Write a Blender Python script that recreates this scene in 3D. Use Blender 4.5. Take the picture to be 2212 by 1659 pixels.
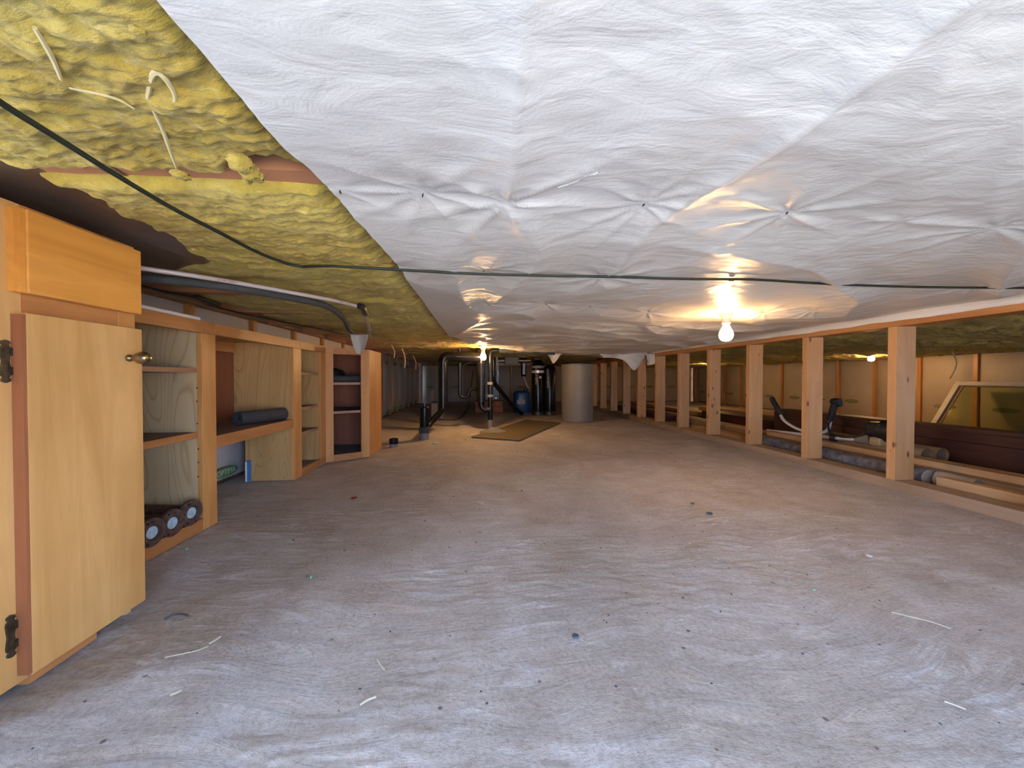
import bpy, bmesh, math, random
import numpy as np
from mathutils import Vector, Matrix

random.seed(7); rng = np.random.default_rng(7)
SC = bpy.context.scene; COL = SC.collection
for o in list(bpy.data.objects): bpy.data.objects.remove(o)
R = math.radians

# ------------------------------------------------------------------ camera, light, exposure
H = 0.57; YAW = 4.89; PITCH = 0.86; FPX = 830.0
cd = bpy.data.cameras.new('camera'); cam = bpy.data.objects.new('camera', cd); COL.objects.link(cam)
cam.location = (0, 0, H); cam.rotation_euler = (R(90 - PITCH), 0, R(-YAW))
cd.sensor_width = 36; cd.lens = FPX / 2212 * 36; cd.clip_start = 0.02; cd.clip_end = 200
SC.camera = cam
SC.view_settings.view_transform = 'Standard'; SC.view_settings.look = 'None'
SC.view_settings.exposure = 0.0; SC.view_settings.gamma = 1.0; SC.view_settings.use_curve_mapping = False
SC.cycles.max_bounces = 10; SC.cycles.diffuse_bounces = 8; SC.cycles.glossy_bounces = 4
SC.cycles.sample_clamp_indirect = 6.0
SC.cycles.use_denoising = True

SKY = 18.5; SUN = 112.0; BULB = 175.0; BULB_FAR = 250.0
wd = bpy.data.worlds.new('sky'); SC.world = wd; wd.use_nodes = True
bg = wd.node_tree.nodes['Background']; bg.inputs[0].default_value = (0.47, 0.64, 1.0, 1); bg.inputs[1].default_value = SKY
sd = bpy.data.lights.new('sun', 'SUN'); sd.energy = SUN; sd.angle = R(1); sd.color = (1, 0.84, 0.57)
sun = bpy.data.objects.new('sun', sd); COL.objects.link(sun); sun.rotation_euler = (R(-38), R(10), 0)
sun['kind'] = 'helper'

# the opening of the crawl space (behind the camera)
OPX0, OPX1, OPY, OPZ0, OPZ1 = -0.22, 1.10, -0.42, 0.03, 0.88
pd = bpy.data.lights.new('sky_portal', 'AREA'); pd.shape = 'RECTANGLE'; pd.size = OPX1 - OPX0; pd.size_y = OPZ1 - OPZ0
pd.cycles.is_portal = True
po = bpy.data.objects.new('sky_portal', pd); COL.objects.link(po)
po.location = ((OPX0 + OPX1) / 2, OPY - 0.02, (OPZ0 + OPZ1) / 2); po.rotation_euler = (R(90), 0, 0)

_a, _p = R(YAW), R(PITCH)
FW = Vector((math.sin(_a) * math.cos(_p), math.cos(_a) * math.cos(_p), -math.sin(_p)))
RT = Vector((math.cos(_a), -math.sin(_a), 0)); UP = RT.cross(FW)
def P(px, py, x=None, y=None, z=None):
    """point where the sight line of a photo pixel meets a plane of the room"""
    d = FW + RT * ((px - 1106) / FPX) + UP * ((829.5 - py) / FPX)
    if x is not None: t = x / d.x
    elif y is not None: t = y / d.y
    else: t = (z - H) / d.z
    return Vector((d.x * t, d.y * t, H + d.z * t))
def YX(px, X): return P(px, 817, x=X).y

# ------------------------------------------------------------------ numpy noise
_perm = rng.permutation(4096); _g = rng.uniform(0, 2 * np.pi, 4096)
def perlin(x, y, seed=0):
    xi = np.floor(x).astype(int); yi = np.floor(y).astype(int); xf = x - xi; yf = y - yi
    def gr(ix, iy, dx, dy):
        h = _perm[(_perm[(ix + seed * 131) % 4096] + iy) % 4096]; a = _g[h]
        return np.cos(a) * dx + np.sin(a) * dy
    u = xf ** 3 * (xf * (xf * 6 - 15) + 10); v = yf ** 3 * (yf * (yf * 6 - 15) + 10)
    a = gr(xi, yi, xf, yf); b = gr(xi + 1, yi, xf - 1, yf); c = gr(xi, yi + 1, xf, yf - 1); d = gr(xi + 1, yi + 1, xf - 1, yf - 1)
    return (a + (b - a) * u) + ((c + (d - c) * u) - (a + (b - a) * u)) * v
def fbm(x, y, o=4, seed=0, gain=0.5):
    s = 0; a = 1
    for k in range(o):
        s = s + a * perlin(x * 2 ** k, y * 2 ** k, seed + k); a *= gain
    return s
def ridged(x, y, seed=0): return 1 - np.abs(perlin(x, y, seed)) * 2.4

# ------------------------------------------------------------------ materials
def newmat(name):
    m = bpy.data.materials.new(name); m.use_nodes = True
    return m, m.node_tree.nodes, m.node_tree.links, m.node_tree.nodes['Principled BSDF']
def sock(n, k): return n.inputs[k]
def ramp(N, stops):
    r = N.new('ShaderNodeValToRGB'); e = r.color_ramp.elements
    while len(e) < len(stops): e.new(0.5)
    for i, (p, c) in enumerate(stops):
        e[i].position = p; e[i].color = (*c, 1) if len(c) == 3 else c
    return r
def coords(N, L, scale, rnd=True):
    tc = N.new('ShaderNodeTexCoord'); mp = N.new('ShaderNodeMapping'); mp.inputs['Scale'].default_value = scale
    if rnd:
        oi = N.new('ShaderNodeObjectInfo'); mu = N.new('ShaderNodeVectorMath'); mu.operation = 'SCALE'
        cm = N.new('ShaderNodeCombineXYZ')
        for i in range(3): L.new(oi.outputs['Random'], cm.inputs[i])
        L.new(cm.outputs[0], mu.inputs[0]); mu.inputs['Scale'].default_value = 9.7
        ad = N.new('ShaderNodeVectorMath'); ad.operation = 'ADD'
        L.new(tc.outputs['Object'], ad.inputs[0]); L.new(mu.outputs[0], ad.inputs[1]); L.new(ad.outputs[0], mp.inputs[0])
    else: L.new(tc.outputs['Object'], mp.inputs[0])
    return mp
def noise(N, L, mp, scale, detail=4, rough=0.55, dist=0.0):
    n = N.new('ShaderNodeTexNoise'); n.inputs['Scale'].default_value = scale; n.inputs['Detail'].default_value = detail
    n.inputs['Roughness'].default_value = rough; n.inputs['Distortion'].default_value = dist
    L.new(mp.outputs[0], n.inputs['Vector']); return n
def mixc(N, L, a, b, fac, mode='MIX'):
    m = N.new('ShaderNodeMix'); m.data_type = 'RGBA'; m.blend_type = mode
    for s, v in ((m.inputs[0], fac), (m.inputs[6], a), (m.inputs[7], b)):
        if isinstance(v, (int, float)): s.default_value = v
        elif isinstance(v, tuple): s.default_value = (*v, 1) if len(v) == 3 else v
        else: L.new(v, s)
    return m.outputs[2]
def bump(N, L, B, h, strength, dist, normal=None):
    b = N.new('ShaderNodeBump'); b.inputs['Strength'].default_value = strength; b.inputs['Distance'].default_value = dist
    L.new(h, b.inputs['Height'])
    if normal: L.new(normal, b.inputs['Normal'])
    L.new(b.outputs[0], B.inputs['Normal']); return b.outputs[0]
def plain(name, c, rough=0.5, metal=0.0, var=0.12, scale=8, bmp=0.0, spec=0.5):
    m, N, L, B = newmat(name)
    mp = coords(N, L, (1, 1, 1)); n = noise(N, L, mp, scale, 4)
    r = ramp(N, [(0.3, tuple(v * (1 - var) for v in c)), (0.7, tuple(min(1, v * (1 + var)) for v in c))])
    L.new(n.outputs['Fac'], r.inputs[0]); L.new(r.outputs[0], B.inputs['Base Color'])
    B.inputs['Roughness'].default_value = rough; B.inputs['Metallic'].default_value = metal
    B.inputs['Specular IOR Level'].default_value = spec
    if bmp: 
        n2 = noise(N, L, mp, scale * 12, 3); bump(N, L, B, n2.outputs['Fac'], bmp, 0.003)
    return m
def wood(name, lt, dk, axis='z', rough=0.45, k=1.0, rings=False, knots=False, stain=None):
    m, N, L, B = newmat(name)
    al, ac = 1.3 * k, 14 * k
    sc = {'x': (al, ac, ac), 'y': (ac, al, ac), 'z': (ac, ac, al)}[axis]
    mp = coords(N, L, sc); n = noise(N, L, mp, 1.6, 6, 0.6, 0.8)
    r = ramp(N, [(0.3, dk), (0.55, tuple((a + b) / 2 for a, b in zip(lt, dk))), (0.75, lt)])
    L.new(n.outputs['Fac'], r.inputs[0]); col = r.outputs[0]
    mp2 = coords(N, L, (1, 1, 1)); big = noise(N, L, mp2, 3.5, 3)
    rb = ramp(N, [(0.3, (0.80, 0.78, 0.74)), (0.7, (1.0, 1.0, 1.0))]); L.new(big.outputs['Fac'], rb.inputs[0])
    col = mixc(N, L, col, rb.outputs[0], 0.8, 'MULTIPLY')
    if rings:
        sc3 = {'x': (1.2, 5, 5), 'y': (5, 1.2, 5), 'z': (5, 5, 1.2)}[axis]
        mp3 = coords(N, L, sc3); nr = noise(N, L, mp3, 0.9, 1.5, 0.4, 0.6)
        mu = N.new('ShaderNodeMath'); mu.operation = 'MULTIPLY'; mu.inputs[1].default_value = 26; L.new(nr.outputs['Fac'], mu.inputs[0])
        fr = N.new('ShaderNodeMath'); fr.operation = 'FRACT'; L.new(mu.outputs[0], fr.inputs[0])
        rr = ramp(N, [(0.0, (1, 1, 1)), (0.72, (0.97, 0.95, 0.92)), (0.9, (0.70, 0.62, 0.52)), (1.0, (0.95, 0.93, 0.9))])
        L.new(fr.outputs[0], rr.inputs[0]); col = mixc(N, L, col, rr.outputs[0], 0.75, 'MULTIPLY')
    if knots:
        v = N.new('ShaderNodeTexVoronoi'); v.inputs['Scale'].default_value = 1.0
        mp4 = coords(N, L, {'x': (6, 20, 20), 'y': (20, 6, 20), 'z': (17, 17, 7.5)}[axis]); L.new(mp4.outputs[0], v.inputs['Vector'])
        rk = ramp(N, [(0.0, (0.22, 0.12, 0.07)), (0.10, (0.35, 0.2, 0.12)), (0.17, (1, 1, 1)), (1, (1, 1, 1))])
        L.new(v.outputs['Distance'], rk.inputs[0]); col = mixc(N, L, col, rk.outputs[0], 1.0, 'MULTIPLY')
    if stain:
        mp5 = coords(N, L, (5, 5, 1.2), False); ns = noise(N, L, mp5, 1.8, 5, 0.65)
        rs = ramp(N, [(0.0, (1, 1, 1)), (0.56, (1, 1, 1)), (0.68, stain), (1, tuple(s * 0.7 for s in stain))])
        L.new(ns.outputs['Fac'], rs.inputs[0]); col = mixc(N, L, col, rs.outputs[0], 0.8, 'MULTIPLY')
    L.new(col, B.inputs['Base Color']); B.inputs['Roughness'].default_value = rough
    mpf = coords(N, L, tuple(s * 6 for s in sc)); nf = noise(N, L, mpf, 2.5, 3)
    bump(N, L, B, nf.outputs['Fac'], 0.15, 0.002)
    return m

def m_concrete():
    m, N, L, B = newmat('trowelled concrete')
    w = coords(N, L, (1, 1, 1), False)
    warp = noise(N, L, w, 0.9, 2)
    sc = N.new('ShaderNodeVectorMath'); sc.operation = 'SCALE'; sc.inputs['Scale'].default_value = 0.55; L.new(warp.outputs['Color'], sc.inputs[0])
    ad = N.new('ShaderNodeVectorMath'); ad.operation = 'ADD'; L.new(w.outputs[0], ad.inputs[0]); L.new(sc.outputs[0], ad.inputs[1])
    mp = N.new('ShaderNodeMapping'); mp.inputs['Scale'].default_value = (6, 24, 10); mp.inputs['Rotation'].default_value = (0, 0, 0.12); L.new(ad.outputs[0], mp.inputs[0])
    st = noise(N, L, mp, 1.0, 9, 0.74, 1.1)
    big = noise(N, L, w, 1.3, 5, 0.6); mid = noise(N, L, w, 6, 5, 0.6); fine = noise(N, L, w, 110, 5, 0.75)
    r1 = ramp(N, [(0.32, (0.41, 0.37, 0.33)), (0.5, (0.53, 0.485, 0.445)), (0.68, (0.63, 0.59, 0.555))]); L.new(big.outputs['Fac'], r1.inputs[0])
    r2 = ramp(N, [(0.3, (0.78, 0.75, 0.72)), (0.6, (1, 1, 1)), (0.8, (1.12, 1.12, 1.12))]); L.new(mid.outputs['Fac'], r2.inputs[0])
    col = mixc(N, L, r1.outputs[0], r2.outputs[0], 0.8, 'MULTIPLY')
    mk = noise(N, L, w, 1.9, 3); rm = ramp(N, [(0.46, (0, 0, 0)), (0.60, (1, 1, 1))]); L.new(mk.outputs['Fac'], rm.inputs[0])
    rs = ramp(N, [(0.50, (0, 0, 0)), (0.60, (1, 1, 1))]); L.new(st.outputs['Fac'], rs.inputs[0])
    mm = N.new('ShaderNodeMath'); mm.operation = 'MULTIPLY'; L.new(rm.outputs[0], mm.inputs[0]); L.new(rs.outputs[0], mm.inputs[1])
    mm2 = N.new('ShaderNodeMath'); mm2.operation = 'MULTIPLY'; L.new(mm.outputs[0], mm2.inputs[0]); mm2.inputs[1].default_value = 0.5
    col = mixc(N, L, col, (0.74, 0.74, 0.75), mm2.outputs[0])  # ridge streaks whitened: light on their tops put into the colour, plus some efflorescence
    rf = ramp(N, [(0.30, (0.70, 0.68, 0.66)), (0.5, (1, 1, 1)), (0.72, (1.22, 1.22, 1.22))]); L.new(fine.outputs['Fac'], rf.inputs[0]); col = mixc(N, L, col, rf.outputs[0], 0.9, 'MULTIPLY')
    bp = noise(N, L, w, 2.6, 5, 0.65, 0.5); rbp = ramp(N, [(0.42, (1, 1, 1)), (0.60, (0.80, 0.74, 0.66))]); L.new(bp.outputs['Fac'], rbp.inputs[0]); col = mixc(N, L, col, rbp.outputs[0], 0.7, 'MULTIPLY')
    # small dark chips and pits
    v = N.new('ShaderNodeTexVoronoi'); v.inputs['Scale'].default_value = 16; v.inputs['Randomness'].default_value = 1
    L.new(w.outputs[0], v.inputs['Vector'])
    rv = ramp(N, [(0.0, (0.25, 0.22, 0.2)), (0.055, (0.4, 0.37, 0.35)), (0.085, (1, 1, 1)), (1, (1, 1, 1))]); L.new(v.outputs['Distance'], rv.inputs[0])
    pk = noise(N, L, w, 5, 2); rp = ramp(N, [(0.5, (0, 0, 0)), (0.56, (1, 1, 1))]); L.new(pk.outputs['Fac'], rp.inputs[0])
    col = mixc(N, L, col, mixc(N, L, col, rv.outputs[0], 1.0, 'MULTIPLY'), rp.outputs[0])
    L.new(col, B.inputs['Base Color']); B.inputs['Roughness'].default_value = 0.62; B.inputs['Specular IOR Level'].default_value = 0.35
    b1 = bump(N, L, B, st.outputs['Fac'], 0.8, 0.011); b2 = bump(N, L, B, fine.outputs['Fac'], 0.8, 0.004, b1)
    bump(N, L, B, mid.outputs['Fac'], 0.3, 0.01, b2)
    return m

def m_fibreglass():
    m, N, L, B = newmat('yellow fibreglass')
    w = coords(N, L, (1, 1, 1), False); w2 = coords(N, L, (1, 3.2, 1), False)
    a = noise(N, L, w2, 5, 7, 0.65, 0.7); b = noise(N, L, w, 2.2, 4, 0.6); f = noise(N, L, w2, 60, 5, 0.7, 0.4)
    r = ramp(N, [(0.25, (0.25, 0.185, 0.035)), (0.5, (0.41, 0.315, 0.06)), (0.72, (0.60, 0.48, 0.14))]); L.new(a.outputs['Fac'], r.inputs[0])
    r2 = ramp(N, [(0.35, (0.78, 0.72, 0.66)), (0.6, (1, 1, 1))]); L.new(b.outputs['Fac'], r2.inputs[0])
    col = mixc(N, L, r.outputs[0], r2.outputs[0], 0.8, 'MULTIPLY')
    r3 = ramp(N, [(0.60, (0, 0, 0)), (0.78, (1, 1, 1))]); nn = noise(N, L, w2, 17, 5, 0.6, 1.2); L.new(nn.outputs['Fac'], r3.inputs[0])
    mu = N.new('ShaderNodeMath'); mu.operation = 'MULTIPLY'; mu.inputs[1].default_value = 0.55; L.new(r3.outputs[0], mu.inputs[0])
    col = mixc(N, L, col, (0.80, 0.68, 0.34), mu.outputs[0])
    L.new(col, B.inputs['Base Color']); B.inputs['Roughness'].default_value = 0.95; B.inputs['Specular IOR Level'].default_value = 0.1
    B.inputs['Sheen Weight'].default_value = 0.15
    b1 = bump(N, L, B, a.outputs['Fac'], 0.45, 0.012); bump(N, L, B, f.outputs['Fac'], 0.8, 0.005, b1)
    return m

def m_sheet():
    m, N, L, B = newmat('white woven plastic')
    w = coords(N, L, (1, 1, 1), False); w2 = coords(N, L, (1, 2.2, 1), False)
    B.inputs['Base Color'].default_value = (0.80, 0.79, 0.775, 1)
    n = noise(N, L, w, 1.6, 3); r = ramp(N, [(0.35, (0.68, 0.645, 0.575)), (0.65, (0.77, 0.735, 0.67))]); L.new(n.outputs['Fac'], r.inputs[0]); L.new(r.outputs[0], B.inputs['Base Color'])
    B.inputs['Roughness'].default_value = 0.38; B.inputs['Specular IOR Level'].default_value = 0.4
    a = noise(N, L, w2, 9, 5, 0.55, 0.8); f = noise(N, L, w2, 48, 4, 0.6, 0.5)
    b1 = bump(N, L, B, a.outputs['Fac'], 0.45, 0.008); bump(N, L, B, f.outputs['Fac'], 0.35, 0.002, b1)
    return m

M = {}
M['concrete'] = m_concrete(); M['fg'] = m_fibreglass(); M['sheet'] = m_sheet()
M['maple'] = wood('honey maple door veneer', (0.78, 0.46, 0.17), (0.52, 0.27, 0.08), 'z', 0.38, 0.7)
M['maple_y'] = wood('orange maple drawer front', (0.86, 0.39, 0.075), (0.62, 0.25, 0.04), 'y', 0.36, 0.9)
M['frame_z'] = wood('orange frame stile', (0.66, 0.34, 0.11), (0.47, 0.20, 0.055), 'z', 0.42, 0.8)
M['frame_y'] = wood('orange frame rail', (0.52, 0.24, 0.08), (0.36, 0.145, 0.045), 'y', 0.42, 0.8)
M['redwood'] = wood('red-brown edge wood', (0.40, 0.16, 0.07), (0.25, 0.085, 0.035), 'z', 0.5)
M['ply'] = wood('unfinished plywood panel', (0.66, 0.50, 0.29), (0.53, 0.385, 0.21), 'z', 0.6, 0.6, rings=True, stain=(0.45, 0.27, 0.14))
M['ply_tan'] = wood('tan plywood panel', (0.58, 0.35, 0.14), (0.46, 0.26, 0.09), 'z', 0.55, 0.6, rings=True)
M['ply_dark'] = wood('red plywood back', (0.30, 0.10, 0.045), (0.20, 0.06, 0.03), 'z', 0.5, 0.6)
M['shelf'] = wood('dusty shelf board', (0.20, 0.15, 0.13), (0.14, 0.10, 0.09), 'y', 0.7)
M['shelf_edge'] = wood('pale shelf edge', (0.42, 0.24, 0.14), (0.30, 0.15, 0.08), 'y', 0.6)
M['stud'] = wood('pine stud', (0.66, 0.37, 0.16), (0.48, 0.24, 0.09), 'z', 0.6, 0.8, knots=True)
M['plate'] = wood('weathered pine plate', (0.42, 0.28, 0.17), (0.26, 0.17, 0.10), 'y', 0.75, 0.9)
M['pine_y'] = wood('pine board', (0.62, 0.40, 0.20), (0.46, 0.27, 0.12), 'y', 0.65, 0.9)
M['joist'] = wood('brown joist', (0.50, 0.24, 0.12), (0.33, 0.14, 0.07), 'x', 0.7, 0.8)
M['dark_beam'] = wood('dark stained board', (0.10, 0.035, 0.02), (0.055, 0.018, 0.012), 'y', 0.55, 0.9)
M['bark'] = plain('grey bark', (0.13, 0.12, 0.12), 0.9, var=0.6, scale=30, bmp=0.8)
M['log_end'] = plain('sawn log end', (0.34, 0.25, 0.18), 0.8, var=0.25, scale=14, bmp=0.3)
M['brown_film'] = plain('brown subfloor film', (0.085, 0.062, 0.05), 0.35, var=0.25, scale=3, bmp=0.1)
M['subfloor'] = plain('subfloor underside', (0.16, 0.10, 0.06), 0.8, var=0.3)
M['facing'] = plain('insulation facing', (0.60, 0.56, 0.53), 0.5, var=0.06, scale=4, bmp=0.15)
M['facing_warm_lit'] = plain('warm-lit insulation facing', (0.44, 0.36, 0.25), 0.5, var=0.08, scale=4, bmp=0.15)  # the white facing again, warm bulb light put into its colour
M['logo'] = plain('green print', (0.13, 0.25, 0.10), 0.5)
M['logo_dull'] = plain('dull green print', (0.22, 0.22, 0.10), 0.5)
M['print'] = plain('pale print', (0.62, 0.66, 0.58), 0.5, var=0.05)
M['print_dull'] = plain('dull print', (0.27, 0.26, 0.14), 0.5, var=0.05)
M['redprint'] = plain('red print', (0.30, 0.08, 0.07), 0.5)
M['black_abs'] = plain('black plastic pipe', (0.006, 0.006, 0.007), 0.2, var=0.3, spec=0.22)
M['black_foam'] = plain('black foam', (0.030, 0.032, 0.036), 0.8, var=0.25, scale=30, bmp=0.3)
M['bore'] = plain('pipe bore dark', (0.004, 0.004, 0.004), 0.9)
M['tape'] = plain('glossy torn film', (0.80, 0.80, 0.78), 0.08, var=0.03)
M['pex'] = plain('pinkish white pipe', (0.50, 0.41, 0.37), 0.22, var=0.08)
M['cable'] = plain('dark green cable', (0.004, 0.010, 0.007), 0.6, var=0.3)
M['black'] = plain('black plastic', (0.012, 0.012, 0.013), 0.45)
M['brass'] = plain('antique brass', (0.28, 0.23, 0.15), 0.28, 1.0, var=0.3, scale=40)
M['bronze'] = plain('dark aged brass', (0.10, 0.095, 0.07), 0.32, 0.9, var=0.5, scale=60)
M['steel'] = plain('steel tube', (0.62, 0.60, 0.60), 0.3, 0.25)
M['rust'] = plain('rusty iron', (0.10, 0.055, 0.04), 0.8, 0.3, var=0.5, scale=40, bmp=0.6)
M['capglass'] = plain('frosted cap', (0.36, 0.46, 0.52), 0.35, var=0.25, scale=60)
M['tank_grey'] = plain('grey brown tank', (0.21, 0.185, 0.15), 0.5, var=0.05)
M['teal'] = plain('teal enamel', (0.02, 0.07, 0.085), 0.35)
M['blue'] = plain('blue plastic', (0.006, 0.05, 0.11), 0.4)
M['blueboard'] = plain('blue board face', (0.06, 0.17, 0.34), 0.5)
M['whitep'] = plain('white plastic', (0.70, 0.66, 0.60), 0.45, var=0.06)
M['porcelain'] = plain('white porcelain', (0.55, 0.50, 0.42), 0.3, var=0.04)
M['brick'] = plain('orange brick', (0.36, 0.12, 0.05), 0.85, bmp=0.4)
M['board_olive'] = plain('olive hardboard', (0.115, 0.085, 0.045), 0.6, var=0.15)
M['label'] = plain('paper label', (0.42, 0.36, 0.30), 0.6, var=0.2, scale=60)
M['cardboard'] = plain('cardboard tube', (0.26, 0.17, 0.09), 0.8)
M['ovenwhite'] = plain('white painted frame', (0.60, 0.55, 0.45), 0.5)
M['clearfilm'] = plain('translucent film', (0.42, 0.37, 0.32), 0.3)
M['leaf'] = plain('dry red leaf', (0.25, 0.06, 0.03), 0.7)
M['chip'] = plain('slate chip', (0.06, 0.07, 0.09), 0.7)
M['straw'] = plain('pale straw', (0.46, 0.40, 0.29), 0.6)
M['green'] = plain('mint bead', (0.15, 0.50, 0.28), 0.4)
M['earth'] = plain('pale gravel ground', (0.54, 0.49, 0.41), 0.9, var=0.15, scale=6)
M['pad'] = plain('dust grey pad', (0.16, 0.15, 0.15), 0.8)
M['caramel'] = plain('pale fuel tank', (0.40, 0.30, 0.16), 0.35)
M['grip'] = plain('black rubber grip', (0.015, 0.016, 0.017), 0.6, bmp=0.3)
def emis(name, c, s):
    m, N, L, B = newmat(name); B.inputs['Base Color'].default_value = (*c, 1); B.inputs['Emission Color'].default_value = (*c, 1)
    B.inputs['Emission Strength'].default_value = s; return m
M['bulb'] = emis('lit bulb glass', (1.0, 0.58, 0.25), BULB); M['bulb_mid'] = emis('lit bulb glass by the pipes', (1.0, 0.58, 0.25), BULB_FAR * 1.9); M['bulb_far'] = emis('lit bulb glass in the depth', (1.0, 0.58, 0.25), BULB_FAR)
def m_glass():
    m, N, L, B = newmat('window glass'); B.inputs['Base Color'].default_value = (0.72, 0.78, 0.55, 1); B.inputs['Roughness'].default_value = 0.05
    B.inputs['Transmission Weight'].default_value = 1.0; B.inputs['IOR'].default_value = 1.2; return m
M['glass'] = m_glass()

# ------------------------------------------------------------------ mesh helpers
class MB:
    def __init__(s): s.v = []; s.f = []
    def add(s, v, f):
        n = len(s.v); s.v += [tuple(p) for p in v]; s.f += [tuple(i + n for i in q) for q in f]; return s
    def box(s, x0, y0, z0, x1, y1, z1):
        x0, x1 = sorted((x0, x1)); y0, y1 = sorted((y0, y1)); z0, z1 = sorted((z0, z1))
        return s.add([(x0,y0,z0),(x1,y0,z0),(x1,y1,z0),(x0,y1,z0),(x0,y0,z1),(x1,y0,z1),(x1,y1,z1),(x0,y1,z1)],
                     [(0,3,2,1),(4,5,6,7),(0,1,5,4),(1,2,6,5),(2,3,7,6),(3,0,4,7)])
    def prism(s, poly, z0, z1):
        n = len(poly); v = [(p[0], p[1], z0) for p in poly] + [(p[0], p[1], z1) for p in poly]
        f = [tuple(range(n))[::-1], tuple(range(n, 2 * n))] + [(i, (i + 1) % n, n + (i + 1) % n, n + i) for i in range(n)]
        return s.add(v, f)
    def slab(s, a, b, t, z0, z1):
        """vertical board standing on the line a-b, thickness t to its left"""
        d = Vector((b[0] - a[0], b[1] - a[1])).normalized(); n = Vector((-d.y, d.x)) * t
        return s.prism([(a[0], a[1]), (b[0], b[1]), (b[0] + n.x, b[1] + n.y), (a[0] + n.x, a[1] + n.y)], z0, z1)
    def tube(s, pts, r, n=12, cap=True):
        pts = [Vector(p) for p in pts]; m = len(pts); rs = r if isinstance(r, (list, tuple)) else [r] * m
        t0 = (pts[1] - pts[0]).normalized(); u = t0.orthogonal().normalized(); vs = []
        for i, p in enumerate(pts):
            t = (pts[min(i + 1, m - 1)] - pts[max(i - 1, 0)]).normalized()
            u = (u - t * u.dot(t)).normalized(); w = t.cross(u)
            vs += [p + (u * math.cos(2 * math.pi * k / n) + w * math.sin(2 * math.pi * k / n)) * rs[i] for k in range(n)]
        f = [(i * n + k, i * n + (k + 1) % n, (i + 1) * n + (k + 1) % n, (i + 1) * n + k) for i in range(m - 1) for k in range(n)]
        if cap: f += [tuple(range(n))[::-1], tuple(range((m - 1) * n, m * n))]
        return s.add(vs, f)
    def lathe(s, prof, c, axis=(0, 0, 1), n=20):
        """prof: (radius, height) along axis from c"""
        ax = Vector(axis).normalized(); u = ax.orthogonal().normalized(); w = ax.cross(u); c = Vector(c); vs = []
        for r, h in prof: vs += [c + ax * h + (u * math.cos(2 * math.pi * k / n) + w * math.sin(2 * math.pi * k / n)) * max(r, 1e-5) for k in range(n)]
        m = len(prof)
        f = [(i * n + k, i * n + (k + 1) % n, (i + 1) * n + (k + 1) % n, (i + 1) * n + k) for i in range(m - 1) for k in range(n)]
        f += [tuple(range(n))[::-1], tuple(range((m - 1) * n, m * n))]
        return s.add(vs, f)
def smoothpath(pts, it=2):
    pts = [Vector(p) for p in pts]
    for _ in range(it):
        q = [pts[0]]
        for a, b in zip(pts, pts[1:]): q += [a * 0.75 + b * 0.25, a * 0.25 + b * 0.75]
        q.append(pts[-1]); pts = q
    return pts
def wpos(p): 
    v = Vector((0, 0, 0))
    while p is not None: v = v + p.location; p = p.parent
    return v
def obj(name, mb, mat, parent=None, smooth=False, bevel=0.0, **kw):
    v = np.array([tuple(p) for p in mb.v], float)
    if parent is None: org = Vector(((v[:, 0].min() + v[:, 0].max()) / 2, (v[:, 1].min() + v[:, 1].max()) / 2, v[:, 2].min())); loc = org
    else:
        org = Vector(((v[:, 0].min() + v[:, 0].max()) / 2, (v[:, 1].min() + v[:, 1].max()) / 2, v[:, 2].min())); loc = org - wpos(parent)
    me = bpy.data.meshes.new(name); me.from_pydata([tuple(p) for p in (v - np.array(org))], [], mb.f); me.update()
    bm = bmesh.new(); bm.from_mesh(me); bmesh.ops.recalc_face_normals(bm, faces=bm.faces); bm.to_mesh(me); bm.free()
    me.materials.append(M[mat] if isinstance(mat, str) else mat)
    if smooth:
        me.polygons.foreach_set('use_smooth', [True] * len(me.polygons)); me.set_sharp_from_angle(angle=R(40))
    o = bpy.data.objects.new(name, me); COL.objects.link(o); o.location = loc
    if parent is not None: o.parent = parent
    if bevel:
        b = o.modifiers.new('edge', 'BEVEL'); b.width = bevel; b.segments = 2; b.limit_method = 'ANGLE'
    for k, val in kw.items(): o[k] = val
    return o
def gridobj(name, X, Y, Z, mat, parent=None, flip=False, **kw):
    h, w = X.shape; V = np.stack([X, Y, Z], -1).reshape(-1, 3)
    org = Vector((float(V[:, 0].mean()), float(V[:, 1].mean()), float(V[:, 2].min())))
    i = np.arange(h * w).reshape(h, w); a, b, c, d = i[:-1, :-1], i[:-1, 1:], i[1:, 1:], i[1:, :-1]
    F = np.stack([a, d, c, b] if flip else [a, b, c, d], -1).reshape(-1, 4)
    me = bpy.data.meshes.new(name); n = len(F)
    me.vertices.add(len(V)); me.vertices.foreach_set('co', (V - np.array(org)).astype(np.float32).ravel())
    me.loops.add(n * 4); me.loops.foreach_set('vertex_index', F.astype(np.int32).ravel())
    me.polygons.add(n); me.polygons.foreach_set('loop_start', np.arange(0, n * 4, 4, dtype=np.int32))
    try: me.polygons.foreach_set('loop_total', np.full(n, 4, np.int32))
    except Exception: pass
    me.polygons.foreach_set('use_smooth', np.ones(n, bool)); me.update(calc_edges=True); me.validate()
    me.materials.append(M[mat])
    o = bpy.data.objects.new(name, me); COL.objects.link(o); o.location = org - (wpos(parent) if parent else Vector())
    if parent is not None: o.parent = parent
    for k, v in kw.items(): o[k] = v
    return o
def thing(name, label, cat, loc=(0, 0, 0), group=None):
    o = bpy.data.objects.new(name, None); COL.objects.link(o); o.location = loc; o.empty_display_size = 0.05
    o['label'] = label; o['category'] = cat
    if group: o['group'] = group
    return o
def tag(o, label, cat, group=None):
    o['label'] = label; o['category'] = cat
    if group: o['group'] = group
    return o
_tx = {}
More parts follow.
